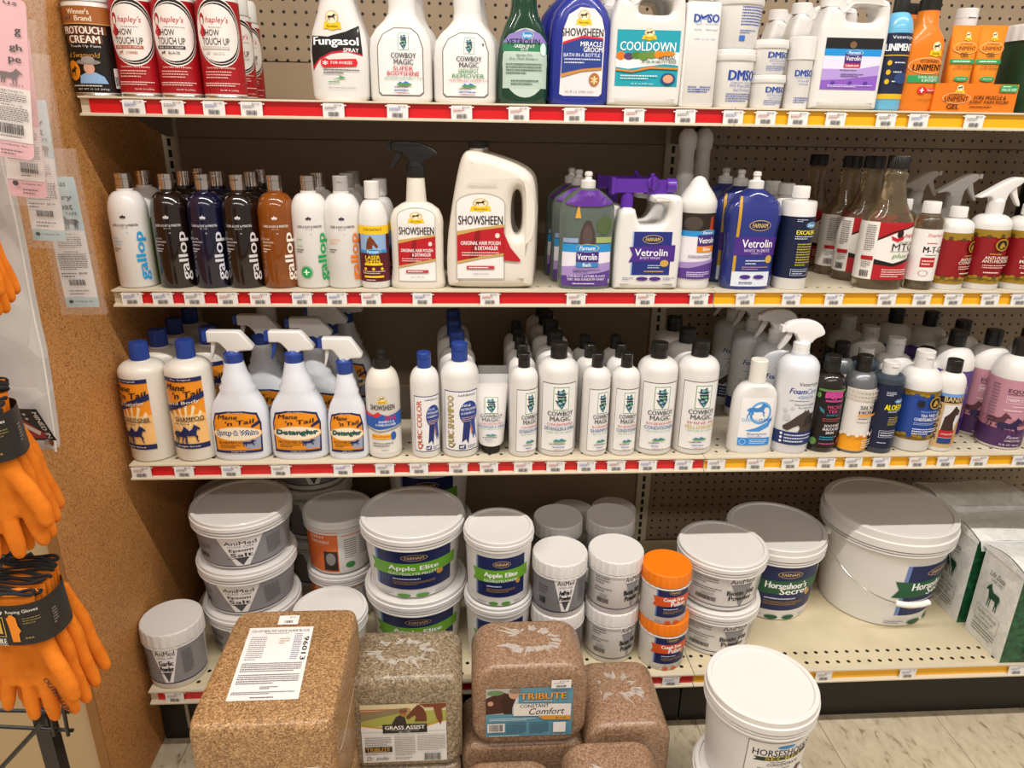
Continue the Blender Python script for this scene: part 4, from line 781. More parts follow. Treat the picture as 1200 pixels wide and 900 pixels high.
put(bottle, 1, 873, 63, 201, 'royal blue bottle with clear sides and purple band', 'bottle', 'white_shampoo_bottle', ratio=.55, n=2.8, prof=PB, nf=.28, zc=.86, cap=pc, m=mat('2b3680', .1, trans=.15, coat=.7), back=2, bdx=-.008, tag='royal blue bottle',
    lab=[('r', -.68, .03, .72, .16, 'dfe4ee'), ('r', -.68, .16, .72, .80, '2a3580'), ('r', -.68, .16, -.58, .8, 'c89a2a'), fn(.12, .56, .78, .09), ('r', -.7, .3, .9, .46, '4b2a86'), ('t', 'Vetrolin', .12, .405, 1.12, .07, 'ffffff', 'b'), ('t', "WHITE 'N BRITE", .12, .345, .95, .027, 'd0c4e4', 'b'), ('t', 'SHAMPOO', .12, .32, .4, .012, 'd0c4e4'), ('l', -.25, .22, .5, .27, 2, 'd8dcf0'), ('l', -.35, .175, .6, .21, 2, 'c8a24a'), ('e', .6, .27, .13, .035, 'c8a24a'), ('e', -.2, .115, .2, .018, '4b2a86'), ('e', .3, .115, .2, .018, '4b2a86'), ('l', -.4, .05, .5, .08, 1, '3a4a7a')])
put(bottle, 1, 925, 38, 218, 'navy label cylinder bottle with yellow lettering', 'bottle', 'cleaner_bottle', s=.84, s2=.88, nf=.45, zc=.89, prof=[(0, .97), (.01, 1), (.84, 1), (.86, .95), (.868, .45), (.89, .43)], cap=('ribbed', .5, WHITE), back=2, bdy=.07, tag='navy cleaner bottle',
    lab=[('r', -2.2, .115, 2.2, .72, '131c3c'), ('l', -.4, .67, .2, .70, 2, 'd8dcf0'), fo(.55, .64, .8, .06), ('t', 'EXCALIBUR', .4, .57, 1.5, .042, 'f2e21c', 'B'), ('l', -.4, .5, .9, .54, 2, 'd8dcf0'), ('l', -.2, .24, .8, .47, 9, 'c8b83a'), ('b', -.4, .145, .7, .21, 'c8d0e8'), ('l', -.3, .155, .6, .2, 2, 'c8d0e8')])
PM = [(0, .9), (.01, .96), (.03, 1), (.5, 1), (.53, .98), (.56, .9), (.60, .74), (.66, .58), (.76, .44), (.82, .39), (.84, .44), (.87, .44), (.885, .36), (.905, .35)]
mtgm = mat('e0cba8', .05, trans=.92, coat=.2)
mlab = [('r', -1.6, .08, 1.5, .52, 'ece6e0'), ('p', [(-.55, .52), (1.5, .52), (1.5, .5), (.5, .475), (-.55, .38)], 'b01822'), ('p', [(-.55, .38), (.0, .44), (.9, .488), (1.5, .5), (1.5, .505), (.9, .498), (0, .452), (-.55, .395)], '1b1512'), ('p', [(-.55, .22), (.2, .195), (1.5, .26), (1.5, .08), (-.55, .08)], 'b01822'), ('p', [(-.55, .24), (.2, .21), (1.5, .28), (1.5, .255), (.2, .185), (-.55, .2)], '1b1512'),
        ('e', .3, .435, .13, .035, '2a1a18'), ('p', [(-.05, .42), (.2, .40), (.5, .42), (.45, .39), (.2, .375), (.0, .39)], 'c41f30'), ('t', "hapley's", .95, .42, .85, .04, 'c41f30', 'i'), ('t', 'ORIGINAL', .6, .372, .8, .012, '444444'), ('t', 'MTG', .55, .335, 1.0, .055, '2a2624'), ('r', 0, .3, 1.3, .303, '2a2624'), ('t', 'plus', .45, .265, .6, .045, '5a9a4a', 'i'), ('t', '6', .95, .27, .2, .04, '2a2624'),
        ('l', -.2, .1, .9, .17, 4, 'f2d9d0'), ('l', -1.0, .3, -.65, .5, 12, '6a625c'), ('r', -1.05, .23, -.6, .26, 'b01822'), ('l', -1.0, .17, -.65, .22, 4, '6a625c'), ('B', -1.0, .1, -.68, .15)]
put(bottle, 1, 1029, 55, 182.5, 'tall clear oil bottle with black cap and red label', 'bottle', 'oil_bottle', 'clear oil bottles with black caps', prof=PM, nf=.35, ratio=.7, n=2.3, cap=('ribbed', .42, '1b1816'), capz=.905, m=mtgm, lab=mlab, tag='tall clear oil bottle', rz=-.12)
for i, (px, py, w, ty, d) in enumerate(((1004, 330.7, 53, 183, 'clear oil bottle with black cap, directly behind the front one'), (981, 323, 50, 183, 'clear oil bottle with black cap, third back in its group'), (944, 312.5, 46, 181, 'shaded clear oil bottle with black cap, hindmost of its group'))):
    put(bottle, 1, px, w, ty, d, 'bottle', 'oil_bottle', 'clear oil bottles with black caps', yf=hit(px, py, 2, Z[1]).y, prof=PM, nf=.35, ratio=.7, n=2.3, cap=('ribbed', .42, '1b1816'), capz=.905, m=mtgm, lab=mlab, rz=(-.3, .1, .25)[i])
put(bottle, 1, 1076, 33, 236, 'small clear oil bottle with white cap', 'bottle', 'oil_bottle', s=.76, s2=.86, nf=.5, zc=.87, cap=('ribbed', .58, WHITE), m=mtgm, back=1, bdx=-.022, bdy=.06, tag='small clear oil bottle',
    lab=[('r', -1.5, .11, 1.5, .7, 'ebe6e2'), ('t', "Shapley's", .1, .63, 1.1, .05, 'c41f30', 'i'), ('t', 'M-T-G', .1, .47, 1.3, .07, '1b1512', 'B'), ('l', -.4, .53, .4, .56, 1, 'c41f30'), ('l', -.4, .4, .5, .42, 1, '444444'), ('r', -.6, .27, .35, .38, 'b81a24'), ('l', -.5, .29, .3, .36, 2, 'f2d9d0'), ('c', -.3, .2, .3, .035, 'b06a5a'), ('l', .75, .15, 1.05, .65, 16, 'b06a6a')])
def mane_red(t1, t2): return [('r', -2.2, .075, 2.2, .70, '8e141c'), ('r', -2.2, .63, 2.2, .70, '9a7a22'), ('r', -2.2, .075, 2.2, .15, '9a7a22')]+[('e', -1.9+.22*i, .63+(.008 if i % 2 else -.004), .12, .018, '9a7a22' if i % 3 else '5a4a18') for i in range(18)]+[('e', -1.9+.22*i, .15+(.008 if i % 2 else -.004), .12, .018, '9a7a22' if i % 3 else '5a4a18') for i in range(18)]+\
    [('e', .1, .535, .33, .07, 'b08a2a'), ('e', .1, .535, .26, .055, '2a1810'), HS(HEAD, .12, .53, .3, .07, 'b08a2a'), ('l', -.4, .42, .5, .44, 1, 'd8b83a'), ('t', t1, .1, .385, 1.35, .036, 'f0e6d8', 'b'), ('t', t2, .1, .345, 1.5, .036, 'f0e6d8', 'b'), ('l', -.6, .26, .7, .31, 2, 'e8c8b8'), ('l', -.5, .2, .6, .23, 1, 'f0e6d8')]
rb = dict(prof=P_round(.74, .86, .42, .88, .95), nf=.42, zc=.875)
put(bottle, 1, 1108, 38, 242, 'red and gold label bottle with white screw cap', 'bottle', 'fungal_bottle', cap=('ribbed', .48, WHITE), lab=mane_red('ANTI-FUNGAL', 'CONDITION'), tag='red gold bottle', rz=.55, **rb)
sh_ = [(z*.78, w) for z, w in P_round(.74, .86, .42, .88, .95)]
put(sprayer, 1, 1148, 41, 207, 'red and gold label bottle with white trigger head', 'spray bottle', 'spray_bottle', prof=sh_, zc=.69, nf=.42, n=2, ratio=1, style='beak', flip=True, c2=WHITE, hw=.092, back=2, bdx=-.02, bdy=.11, tag='antimicrobial spray bottle', cr=.016, lab=vs(mane_red('ANTI-FUNGAL', 'ANTI-MICROBIAL'), .78))
put(bottle, 1, 1191, 42, 239, 'red and gold label bottle cut by the frame edge', 'bottle', 'fungal_bottle', cap=('ribbed', .48, WHITE), lab=mane_red('THRUSH', 'REMEDY'), tag='red gold edge bottle', **rb)
put(bottle, 1, 1202, 40, 160, 'black rounded bottle in the shade at the far right', 'bottle', 'dark_bottle', yf=-.16, s=.5, s2=.9, nf=.4, zc=.92, m=mat('120f0e', .3), cap=('plain', .4, '120f0e'))
# ================================================================== THIRD SHELF (k = 2)
navy = '1a2458'
def mane(t2, t3, x=0):
    return [('r', -.95, .12, .82, .72, 'f0941e'), ('p', [(-.95, .12), (.82, .12), (.82, .42), (-.95, .42)], 'f6c27a')]+\
        [('p', [(-.1, .2), (-.1+1.1*cos(t), .2+.32*sin(t)), (-.1+1.1*cos(t+.12), .2+.32*sin(t+.12))], 'fbe0b0') for t in [i*.3-.1 for i in range(11)] if -.9 < -.1+1.1*cos(t) < .8]+\
        [('r', -.95, .12, .82, .165, navy), ('r', -.95, .70, .82, .735, navy), ('t', 'The Original', -.1, .717, .9, .018, 'f6e6d0', 'b'), ('t', 'Mane', -.35, .655, .9, .055, '1a1626', 'Bi'), ('t', "'n Tail", .1, .595, 1.2, .055, '1a1626', 'Bi@.12'),
         ('p', [(-.95, .43), (.82, .56), (.82, .61), (-.95, .485)], navy), ('t', t2, -.1, .52, 1.4, .035, 'f6e6d0', 'bi@.12'), ('t', t3, .1, .385, 1.2, .036, '1a1626', 'b'), ('r', -.5, .362, .75, .366, '1a1626'), ('l', -.6, .335, .6, .35, 1, '444444'),
         HS(HORSE, -.35, .24, .75, .17, navy), HS(HORSE, .05, .25, .85, .18, navy), ('t', 'Straight Arrow', -.1, .143, 1., .02, 'f6e6d0', 'bi')]
mk = dict(s=.76, s2=.845, nf=.42, zc=.855)
put(bottle, 2, 180, 50, 400.5, 'large white conditioner bottle with orange horse label', 'bottle', 'conditioner_bottle', cap=('ribbed', .4, '24408f'), m=mat('e6dfd4', .3, coat=.2), lab=mane('Hair-Texturiser', 'CONDITIONER'), tag='orange conditioner bottle', rz=-.3, inset=.01, back=3, bdy=.092, **mk)
put(bottle, 2, 232, 50, 398, 'large white shampoo bottle with orange horse label', 'bottle', 'shampoo_bottle', cap=('ribbed', .4, '24408f'), m=mat('e6dfd4', .3, coat=.2), lab=mane('and Body', 'SHAMPOO'), tag='orange shampoo bottle', rz=.04, inset=.01, back=1, bdy=.1, bdx=.012, **mk)
PN = [(0, .9), (.01, .96), (.03, 1.), (.28, .98), (.38, .93, .0), (.45, .82, .01), (.50, .68, .02), (.54, .58, .03), (.57, .60, .03), (.60, .50, .03), (.63, .50, .02), (.66, .42, .01), (.70, .38, 0), (.745, .33, 0), (.76, .32, 0)]
def manespr(t, c, sub):
    return [('p', [(-.82, .07), (.80, .07), (.84, .3), (.72, .385), (.3, .405), (-.3, .405), (-.72, .385), (-.84, .3)], navy), ('p', [(-.76, .085), (.74, .085), (.78, .3), (.67, .37), (.3, .39), (-.3, .39), (-.67, .37), (-.78, .3)], 'f0941e'), ('p', [(.0, .2), (.78, .23), (.74, .10), (.3, .10)], '9aa0b8'),
            ('e', 0, .225, .84, .062, 'f2a53c'), ('e', 0, .225, .8, .054, 'f8e8cc'), ('t', t, 0.015, .223, 1.40, .046, navy, 'Bi'), ('t', t, -.01, .233, 1.38, .046, navy, 'Bi'), ('t', t, 0, .228, 1.38, .042, c, 'i'), ('p', [(.5, .29), (.76, .33), (.78, .30), (.5, .27)], navy), ('t', 'The Original', .0, .393, .5, .011, 'f6e6d0', 'b'), ('t', 'Mane', -.25, .36, .65, .034, '1a1626', 'Bi'), ('t', "'n Tail", .12, .318, .95, .036, '1a1626', 'Bi@.1'),
            ('t', sub, -.22, .155, .85, .022, '1a1626', 'b'), ('l', -.6, .11, .1, .14, 2, '4a3a2a'), HS(HORSE, .38, .15, .45, .055, navy), ('r', -.8, .07, .78, .09, navy), ('t', 'Straight Arrow', 0, .08, .5, .012, 'f6e6d0', 'i')]
wt = mat('dfe2ea', .25, coat=.3)
put(sprayer, 2, 285, 66, 387, 'white spray-and-white bottle with navy collar', 'spray bottle', 'spray_bottle', ratio=.6, prof=PN, zc=.745, nf=.32, hw=.088, c2='24408f', c3='d8d4d0', m=wt, lab=manespr('Spray & White', 'f4f2f8', 'SHAMPOO'), back=1, bdy=.13, bdx=.02, tag='spray and white bottle', cr=.0185)
put(sprayer, 2, 353, 66, 387, 'large white detangler bottle with blue trigger', 'spray bottle', 'spray_bottle', ratio=.6, prof=PN, zc=.745, nf=.32, hw=.088, c2='24408f', m=wt, lab=manespr('Detangler', '1f7a4a', 'FRICTION FREE SLIP'), back=3, bdy=.105, bdx=.018, tag='large detangler bottle', cr=.0185)
put(sprayer, 2, 409, 46, 395, 'small white detangler bottle with navy collar', 'spray bottle', 'spray_bottle', ratio=.62, prof=PN, zc=.72, nf=.36, hw=.078, c2='24408f', c3='d8d4d0', m=wt, lab=manespr('Detangler', '1f7a4a', 'FRICTION FREE SLIP'), tag='small detangler bottle', cr=.0165)
put(bottle, 2, 322, 30, 352, 'tall plain white bottle deep between the trigger sprayers', 'bottle', 'plain_bottle', yf=-.2, s=.6, s2=.8, nf=.6, zc=.82, cap=('plain', .7, WHITE))
put(bottle, 2, 451, 38.5, 408.5, 'pearl white two in one shampoo bottle, black push cap', 'bottle', 'shampoo_bottle', s=.64, s2=.83, nf=.45, zc=.835, cap=('push', .5, '1b1816'), m=mat('ddd5ca', .3, coat=.2), tag='two in one bottle',
    lab=[('r', -1.4, .02, 1.4, .68, 'd6d0c8'), ('r', -1.4, .06, 1.4, .29, 'e4e0da'), ab(.05, .57, .6, .07), ('t', 'SHOWSHEEN', .05, .50, 1.45, .05, '1d1a1e', 'b'), ('p', [(-1.4, .44), (-.5, .42), (-.2, .45), (.3, .42), (1.4, .45), (1.4, .32), (.5, .305), (-.2, .29), (-1.4, .32)], '2a5cb0'), ('p', [(-1.4, .45), (-.5, .43), (-.2, .46), (.0, .43), (-.3, .405), (-1.4, .42)], 'd8303a'), ('t', '2in1', .45, .405, .62, .045, 'd8202a', 'B'), ('t', 'SHAMPOO &', .25, .365, .9, .022, 'ffffff', 'b'), ('t', 'CONDITIONER', .2, .335, 1.2, .022, 'ffffff', 'b'), ('p', [(-1.4, .31), (-.2, .275), (.5, .29), (1.4, .31), (1.4, .3), (.5, .28), (-.2, .265), (-1.4, .30)], '8a8480'),
         ('r', -.65, .2, .5, .245, 'f2b01c'), ('t', 'PRO-VITAMIN', -.1, .223, 1., .018, 'c0202a', 'b'), ('e', .62, .225, .17, .04, '2a5cb0'), ('l', -.6, .12, .6, .17, 2, '6a6a70'), ('l', -.1, .085, .4, .1, 1, '6a6a70')])
def quic(t, c, l1):
    return [('r', -.88, .07, 1.1, .62, '22306e'), ('r', -.84, .078, 1.06, .612, 'eceaea'), ('t', t, -.45, .335, .42, .48, '1a2458', 'Bv'), ('t', t, -.46, .338, .38, .475, c, 'Bv'), ('t', 'exhibitor', .42, .585, 1., .022, '22306e', 'b'),
            ('e', .5, .42, .52, .11, '26408f'), ('p', [(.2, .34), (.1, .15), (.32, .18), (.45, .13), (.6, .34)], '22306e'), ('p', [(.5, .34), (.75, .17), (.85, .22), (.98, .16), (.85, .34)], '2f4a9a'), ('p', [(.55, .34), (.7, .25), (.62, .22)], 'd07a3a'),
            ('t', l1, .32, .49, .55, .022, 'e8ecfa', 'b'), ('t', 'INTENSIFIER', .5, .455, .85, .022, 'e8ecfa', 'b'), ('t', '& SHAMPOO', .45, .42, .75, .022, 'e8ecfa', 'b'), ('l', .1, .34, .9, .39, 3, 'd8b0a0'), ('r', -.05, .09, .3, .13, '22306e'), HS(STAND, .12, .11, .26, .03, 'eceaea'), ('l', .4, .09, .9, .125, 2, '22306e')]
put(bottle, 2, 499, 33, 412.5, 'slim white bottle with orange QUIC lettering', 'bottle', 'color_shampoo_bottle', s=.72, s2=.86, nf=.42, zc=.862, cap=('flip', .47, '24408f'), lab=quic('QUIC COLOR', 'd86a2a', 'COLOR'), tag='quic color bottle', rz=.12)
put(bottle, 2, 539, 43, 401.5, 'large white bottle with navy QUIC lettering', 'bottle', 'color_shampoo_bottle', s=.72, s2=.845, nf=.36, zc=.85, cap=('flip', .42, '24408f'), lab=quic('QUIC SHAMPOO', 'b8a050', 'SHINE'), tag='quic shampoo bottle', back=3, bdy=.092, bdx=-.006)
put(tube_up, 2, 575, 38, 449.5, 'white squeeze tube standing on its black cap', 'tube', 'detangler_tube', col='e6e4e2', capcol='1b1816', capr=.42, caph=.14, ratio=.8, lab=vs(cmtext('CONCENTRATED', 'c02a3a', 'DETANGLER & SHINE')[2:], 1.05, .14), back=2, bdy=.05, bdx=.004, tag='squeeze tube', inset=.022)
def cmb_(px, w, ty, desc, l2, c2, l3, tag, back=0, rz=0, bdy=None, c3='2f5f9f', bdx=0):
    put(bottle, 2, px, w, ty, desc, 'bottle', 'cowboy_label_bottle', s=.76, s2=.865, nf=.4, zc=.868, cap=('flip', .42, '1b1816'), lab=cmtext(l2, c2, l3, c3, x=.08), tag=tag, back=back, rz=rz, bdy=bdy, bdx=bdx)
cmb_(612, 32, 413.5, 'small white detangler bottle with cowboy emblem', 'CONCENTRATED', 'c02a3a', 'DETANGLER & SHINE', 'small detangler', 4, .4, .062)
cmb_(651, 45, 401, 'large white detangler bottle with cowboy emblem', 'CONCENTRATED', 'c02a3a', 'DETANGLER & SHINE', 'large detangler', 4, .0, .083)
cmb_(695, 31.5, 413.5, 'small white shampoo bottle with cowboy emblem', 'ROSEWATER', 'c02a3a', 'SHAMPOO', 'small rosewater shampoo', 2, .3, .066, bdx=-.004)
cmb_(728, 31.5, 413.5, 'small white conditioner bottle with cowboy emblem', 'ROSEWATER', 'c02a3a', 'CONDITIONER', 'small rosewater conditioner', 2, .1, .066)
cmb_(764, 45, 401, 'large white conditioner bottle with cowboy emblem', 'ROSEWATER', 'c02a3a', 'CONDITIONER', 'large rosewater conditioner', 0)
cmb_(810, 46, 399, 'large bluish white bottle with yellow lettering', 'SHINE IN', 'c02a3a', 'YELLOWOUT', 'yellow lettering bottle', 2, .0, .1, c3='c8a818')
PD = [(0, .93), (.008, .97), (.02, 1), (.45, 1), (.56, .98), (.64, .93), (.70, .8), (.735, .62), (.75, .40), (.76, .34)]
put(bottle, 2, 878, 52, 421, 'white flat oval shampoo bottle with light blue horse emblem', 'bottle', 'skin_shampoo_bottle', ratio=.5, n=2.6, prof=PD, nf=.34, zc=.76, cap=('plain', .36, 'e6e2da'), tag='flat white shampoo bottle', inset=.018,
    lab=[('r', -.72, .09, .74, .62, 'eeebea'), ('c', .15, .455, .5, .125, '6aa8e0', .22), ('p', [(-.45, .26), (.0, .29), (.5, .35), (.75, .42), (.6, .3), (.2, .25), (-.2, .25)], '4a90d8'), HS(HORSE, -.0, .48, .95, .17, '3f84cc'), ('t', 'DERMA', -.28, .378, .68, .034, '7ab0e0'), ('t', 'CLEAN', .4, .378, .6, .034, '2a70c0', 'B'), ('t', 'Shampoo', .1, .22, .9, .04, '3f6fb0', 'i'), ('l', -.3, .185, .5, .2, 1, '8a96a8'), ('r', -.7, .095, .72, .18, '2f8ad8'), ('c', -.5, .135, .14, .03, 'e0eefa'), ('l', -.2, .11, .6, .165, 3, 'd8e8f8')])
put(sprayer, 2, 923, 46, 374, 'large white foam shampoo bottle with clear trigger', 'spray bottle', 'spray_bottle', ratio=1, n=2, prof=[(z*.76, w) for z, w in P_round(.84, .965, .42, 1.0, .95)], zc=.75, nf=.42, style='smooth', c1='eceae8', c2='eceae8', c3='c9c6c4', hw=.085, m=mat('dcdee4', .25, coat=.3), back=3, bdy=.097, bdx=-.014, tag='foam shampoo bottle', cr=.017,
    lab=vs([('r', -1.5, .08, 1.5, .80, 'dcdcde'), ('t', 'Vetericyn', .25, .72, 1.05, .05, '4a4a5a', 'b'), ('t', 'Foam', -.25, .655, .75, .055, '22408f', 'Bi'), ('t', 'Care', .45, .655, .6, .055, '5a78b8', 'i'), ('c', .15, .595, .4, .018, '7a96c8', .15), ('t', 'SHAMPOO', .15, .595, .5, .015, '5a78b8', 'b'), ('l', -.6, .55, .9, .565, 1, '4a4a5a'), ('t', 'Advanced Formulation', .2, .52, 1.1, .018, '3a4a7a', 'b'), ('t', 'for Horses', .2, .49, .7, .018, '3a4a7a', 'b'),
             ('e', -.72, .45, .1, .02, 'c6c6ca'), ('e', -.4, .48, .08, .016, 'c6c6ca'), ('e', -.62, .38, .16, .035, 'c6c6ca'), HS(HEAD, .1, .34, 1.7, .26, '453a34', flip=True), HS([(0, 0), (.2, .8), (1, 1), (.8, .2)], .5, .36, .6, .14, '2a2422'), ('r', -1.5, .10, 1.5, .235, '1f3068'), ('l', -.6, .12, .8, .22, 3, 'd8dcf0'), ('e', -.75, .21, .06, .012, 'ffffff'), ('e', -.75, .17, .06, .012, 'ffffff'), ('e', -.75, .13, .06, .012, 'ffffff')], .76))
put(bottle, 2, 961, 36, 416, 'black bottle with pink logo lettering', 'bottle', 'skin_wash_bottle', s=.68, s2=.83, nf=.44, zc=.835, cap=('flip', .5, '1b1816'), m=mat('1c1412', .2, coat=.6), tag='black pink bottle', inset=.016,
    lab=[('r', -1.2, .05, 1.2, .69, '17100f'), ('r', -1.0, .66, 1.0, .685, '5f8a4a'), ('r', -.55, .60, .6, .67, 'b8408a'), ('t', 'EQyss', 0, .61, 1.1, .06, 'd84a9a', 'B'), ('r', -.5, .555, .6, .575, 'b8408a'), ('t', 'MICRO', .15, .50, .95, .036, 'd84a8a', 'b'), ('t', 'TEK', .05, .455, .65, .036, 'd84a8a', 'b'), ('p', [(-.8, .5), (-.5, .47), (-.45, .43), (-.7, .45)], '3a7a8a'), ('t', 'EQUINE GEL', .05, .415, .7, .02, '3aa0c8', 'b'), ('l', -.5, .345, .8, .385, 2, 'c84a5a'), ('t', 'SOOTHES', .15, .30, 1.0, .028, 'f0e8e8', 'b'), ('t', 'IRRITATED', .15, .262, 1.1, .028, 'f0e8e8', 'b'), ('t', 'SKIN', .05, .225, .5, .028, 'f0e8e8', 'b'), ('l', -.5, .14, .6, .19, 2, '3aa0c8'), ('l', -.5, .09, .6, .12, 1, 'd84a8a'), ('e', -.85, .12, .2, .04, '5f8a4a'), ('e', .85, .12, .2, .04, '8a3a4a'), ('e', -.9, .62, .12, .03, '5f8a4a'), ('e', .9, .62, .15, .03, '5f8a4a')], back=1, bdy=.13)
put(bottle, 2, 997, 34.5, 416, 'silver bottle with honeycomb and orange label', 'bottle', 'medicated_shampoo_bottle', s=.68, s2=.84, nf=.46, zc=.842, cap=('flip', .5, '1b1816'), m=mat('7d8084', .3, metal=.6), tag='silver honeycomb bottle', inset=.01, back=1, bdy=.1,
    lab=[('r', -1.3, .03, 1.3, .69, 'e6e0da'), ('r', -1.3, .03, 1.3, .20, 'f0a21c')]+[('e', -1.1+.22*i, .665-.04*j, .1, .017, 'd2c8be') for i in range(11) for j in range(3)]+[('l', .4, .54, .9, .6, 2, '5a4a3a'), ('t', 'SILVER', .35, .505, 1.3, .036, '17100f', 'B'), ('t', 'HONEY', .33, .452, 1.3, .036, '17100f', 'B'), ('r', -.35, .41, .95, .432, 'f09a1c'), ('l', -.3, .38, .8, .395, 1, '5a4a3a'), ('t', 'Medicated Shampoo', .3, .345, 1.3, .025, '3a302a', 'b')]+[('e', -1.1+.22*i, .21+.02*(i % 2), .11, .02, 'e6e0da') for i in range(11)]+[('l', .1, .07, 1., .17, 4, 'e6e0da')])
put(bottle, 2, 1028, 34, 423, 'dark navy bottle with yellow ALOE lettering', 'bottle', 'aloe_bottle', s=.82, s2=.87, nf=.5, zc=.872, prof=[(0, .96), (.01, 1), (.78, 1), (.795, 1.03), (.84, 1.0), (.865, .8), (.872, .48)], cap=('flip', .52, WHITE), m=mat('39424f', .3), tag='navy aloe bottle', inset=.008, back=1, bdy=.1,
    lab=[('r', -1.8, .06, 1.8, .78, '121a38'), ('l', -.5, .66, .1, .71, 3, 'd8dcf0'), fo(.5, .60, .8, .05), ('t', 'ALOEDINE', .35, .535, 1.6, .06, 'f2e21c', 'B'), ('l', -.2, .475, .9, .5, 2, 'd8dcf0'), ('l', -.1, .33, .7, .43, 5, 'b8ac3a'), ('b', -.5, .19, .6, .27, 'c8d0e8'), ('l', -.4, .2, .55, .26, 2, 'd8dcf0'), ('l', -.5, .12, .3, .14, 1, 'd8dcf0')])
put(bottle, 2, 1065, 46, 410.5, 'white bottle with royal blue and gold label', 'bottle', 'tea_tree_bottle', s=.66, s2=.83, nf=.44, zc=.835, cap=('flip', .43, WHITE), tag='blue and gold bottle', inset=.012, back=3, bdy=.1, bdx=-.006,
    lab=[('r', -2, .14, 2, .64, '24489a'), ('r', -2, .60, 2, .64, '8a6a1a'), ('r', -2, .13, 2, .18, '8a6a1a')]+[('e', -1.9+.22*i, .6+(.006 if i % 2 else -.004), .12, .015, '9a7a22' if i % 3 else '24489a') for i in range(18)]+[('e', -1.9+.22*i, .18+(.008 if i % 2 else -.004), .12, .018, '9a7a22' if i % 3 else '24489a') for i in range(18)]+[('e', .3, .53, .3, .065, 'b08a2a'), ('e', .3, .53, .24, .052, '1a1810'), HS(HEAD, .3, .53, .26, .065, 'c89a2a'), ('r', -.5, .49, -.2, .55, '1b1a2a'), ('t', 'PRIVATE BRAND', .15, .44, .9, .02, '8fb0e0'), ('t', 'TEA TREE OIL', .2, .40, .95, .03, 'f0f0f8', 'b'), ('t', 'CONDITIONING SHAMPOO', .15, .36, 1.3, .032, 'f0f0f8', 'b'), ('l', -.5, .3, .7, .33, 2, 'a8c0e8'), ('l', -.5, .2, .7, .27, 3, 'f0f0f8')])
put(bottle, 2, 1100, 31, 421, 'small white bottle with rearing brown horse label', 'bottle', 'wound_shampoo_bottle', s=.74, s2=.865, nf=.46, zc=.868, cap=('flip', .52, '1b1816'), tag='brown horse bottle', inset=.012, back=1, bdy=.09, bdx=-.006,
    lab=[('r', -1.9, .05, 1.9, .64, 'c8a878'), ('r', -1.9, .56, 1.9, .64, '2a1c14'), ('r', -1.1, .625, 1.1, .66, '6a9ad8'), ('t', 'BANIXX', .05, .60, 1.6, .055, 'e8c890', 'b'), ('r', -.65, .10, .85, .54, 'dcdad8'), ('p', [(-.6, .25), (-.5, .4), (-.2, .45), (.1, .53), (.3, .50), (.55, .47), (.5, .43), (.25, .42), (.15, .34), (.3, .25)], '3a2620'), ('r', -.65, .17, .4, .25, 'b81a24'), ('t', 'COLLAGEN', -.1, .21, .85, .02, 'f0e6d8', 'b'), ('r', -.65, .1, .4, .165, '22407a'), ('p', [(.3, .1), (.4, .3), (.6, .38), (.7, .3), (.75, .1)], 'c8904a'), ('t', 'SHAMPOO', -.95, .34, .3, .4, '2a1c14', 'bv')])
def equine(c1, c2, c3, t):
    return [('r', -2.2, .03, 2.2, .66, c1), ('p', [(-2.2, .03), (2.2, .03), (2.2, .19), (1, .22), (.2, .19), (-.6, .22), (-2.2, .2)], c3), ('r', -2.2, .2, 2.2, .3, c2), HS(HORSE, -.55, .26, 1.1, .2, '5a3440'), HS(HORSE, .55, .25, 1.1, .19, '6a3a48'), HS(HORSE, .0, .22, 1.2, .2, '2a1f4a'), ('p', [(-2.2, .03), (2.2, .03), (2.2, .17), (1, .2), (.2, .16), (-.6, .2), (-2.2, .19)], c3),
            ('c', .3, .62, .14, .03, '2a1a30'), ('t', 'EQUINE', .15, .56, 1.1, .04, '3a2440', 'b'), ('l', -.4, .525, .8, .54, 1, '3a2440'), ('b', -.4, .45, .75, .51, 'efe0ea'), ('t', t, .17, .48, 1.0, .026, 'f4e8ee', 'b'), ('l', -.1, .41, .5, .43, 1, 'efd8e0'), ('l', -.4, .37, .8, .395, 1, 'efd8e0'), ('l', -1.1, .2, -.75, .62, 14, '8a6a80'), ('t', 'Flower', .3, .13, .6, .03, 'e0c8e0', 'i'), ('t', 'CONDITIONER', .3, .095, .75, .018, 'efd8e0', 'b'), ('t', '32 FL OZ / 946 mL', .2, .055, .9, .018, 'efd8e0', 'b')]
ek = dict(s=.66, s2=.85, nf=.4, zc=.855, cap=('flip', .4, '1b1816'))
r_, ex_, ey_, ea_, eh_ = put(bottle, 2, 1172, 46, 397, 'large white bottle with pink wild horses label, frontmost', 'bottle', 'equine_bottle', 'large equine label bottles', rz=-.35, lab=equine('c08a9a', 'b87a88', '4a2a58', 'NEEM COAT'), tag='large pink label bottle', inset=.016, **ek)
PKB = equine('c08a9a', 'b87a88', '4a2a58', 'NEEM COAT'); PUB = equine('5f4a8c', '7a5a98', '3a2a6a', 'NEEM COAT')
for x, y, L_, d in ((1.914, -.340, PKB, 'large pink label bottle half shaded behind the frontmost one'), (1.824, -.345, PUB, 'large purple label bottle left of the pink ones'), (1.897, -.257, PKB, 'large shaded bottle with pink label in the middle depth'), (1.872, -.172, PUB, 'large dark label bottle under the upper shelf shadow'), (2.004, -.335, PUB, 'large shaded bottle hindmost at the right frame edge'), (1.7987, -.143, PUB, 'large dark bottle behind the blue and gold one')):
    r = root('equine_bottle', (x, y, Z[2]+.0004), d, 'bottle', 'large equine label bottles'); TURN[0] = -.35; bottle(r, ea_, ea_, eh_, lab=L_, **ek); TURN[0] = 0.

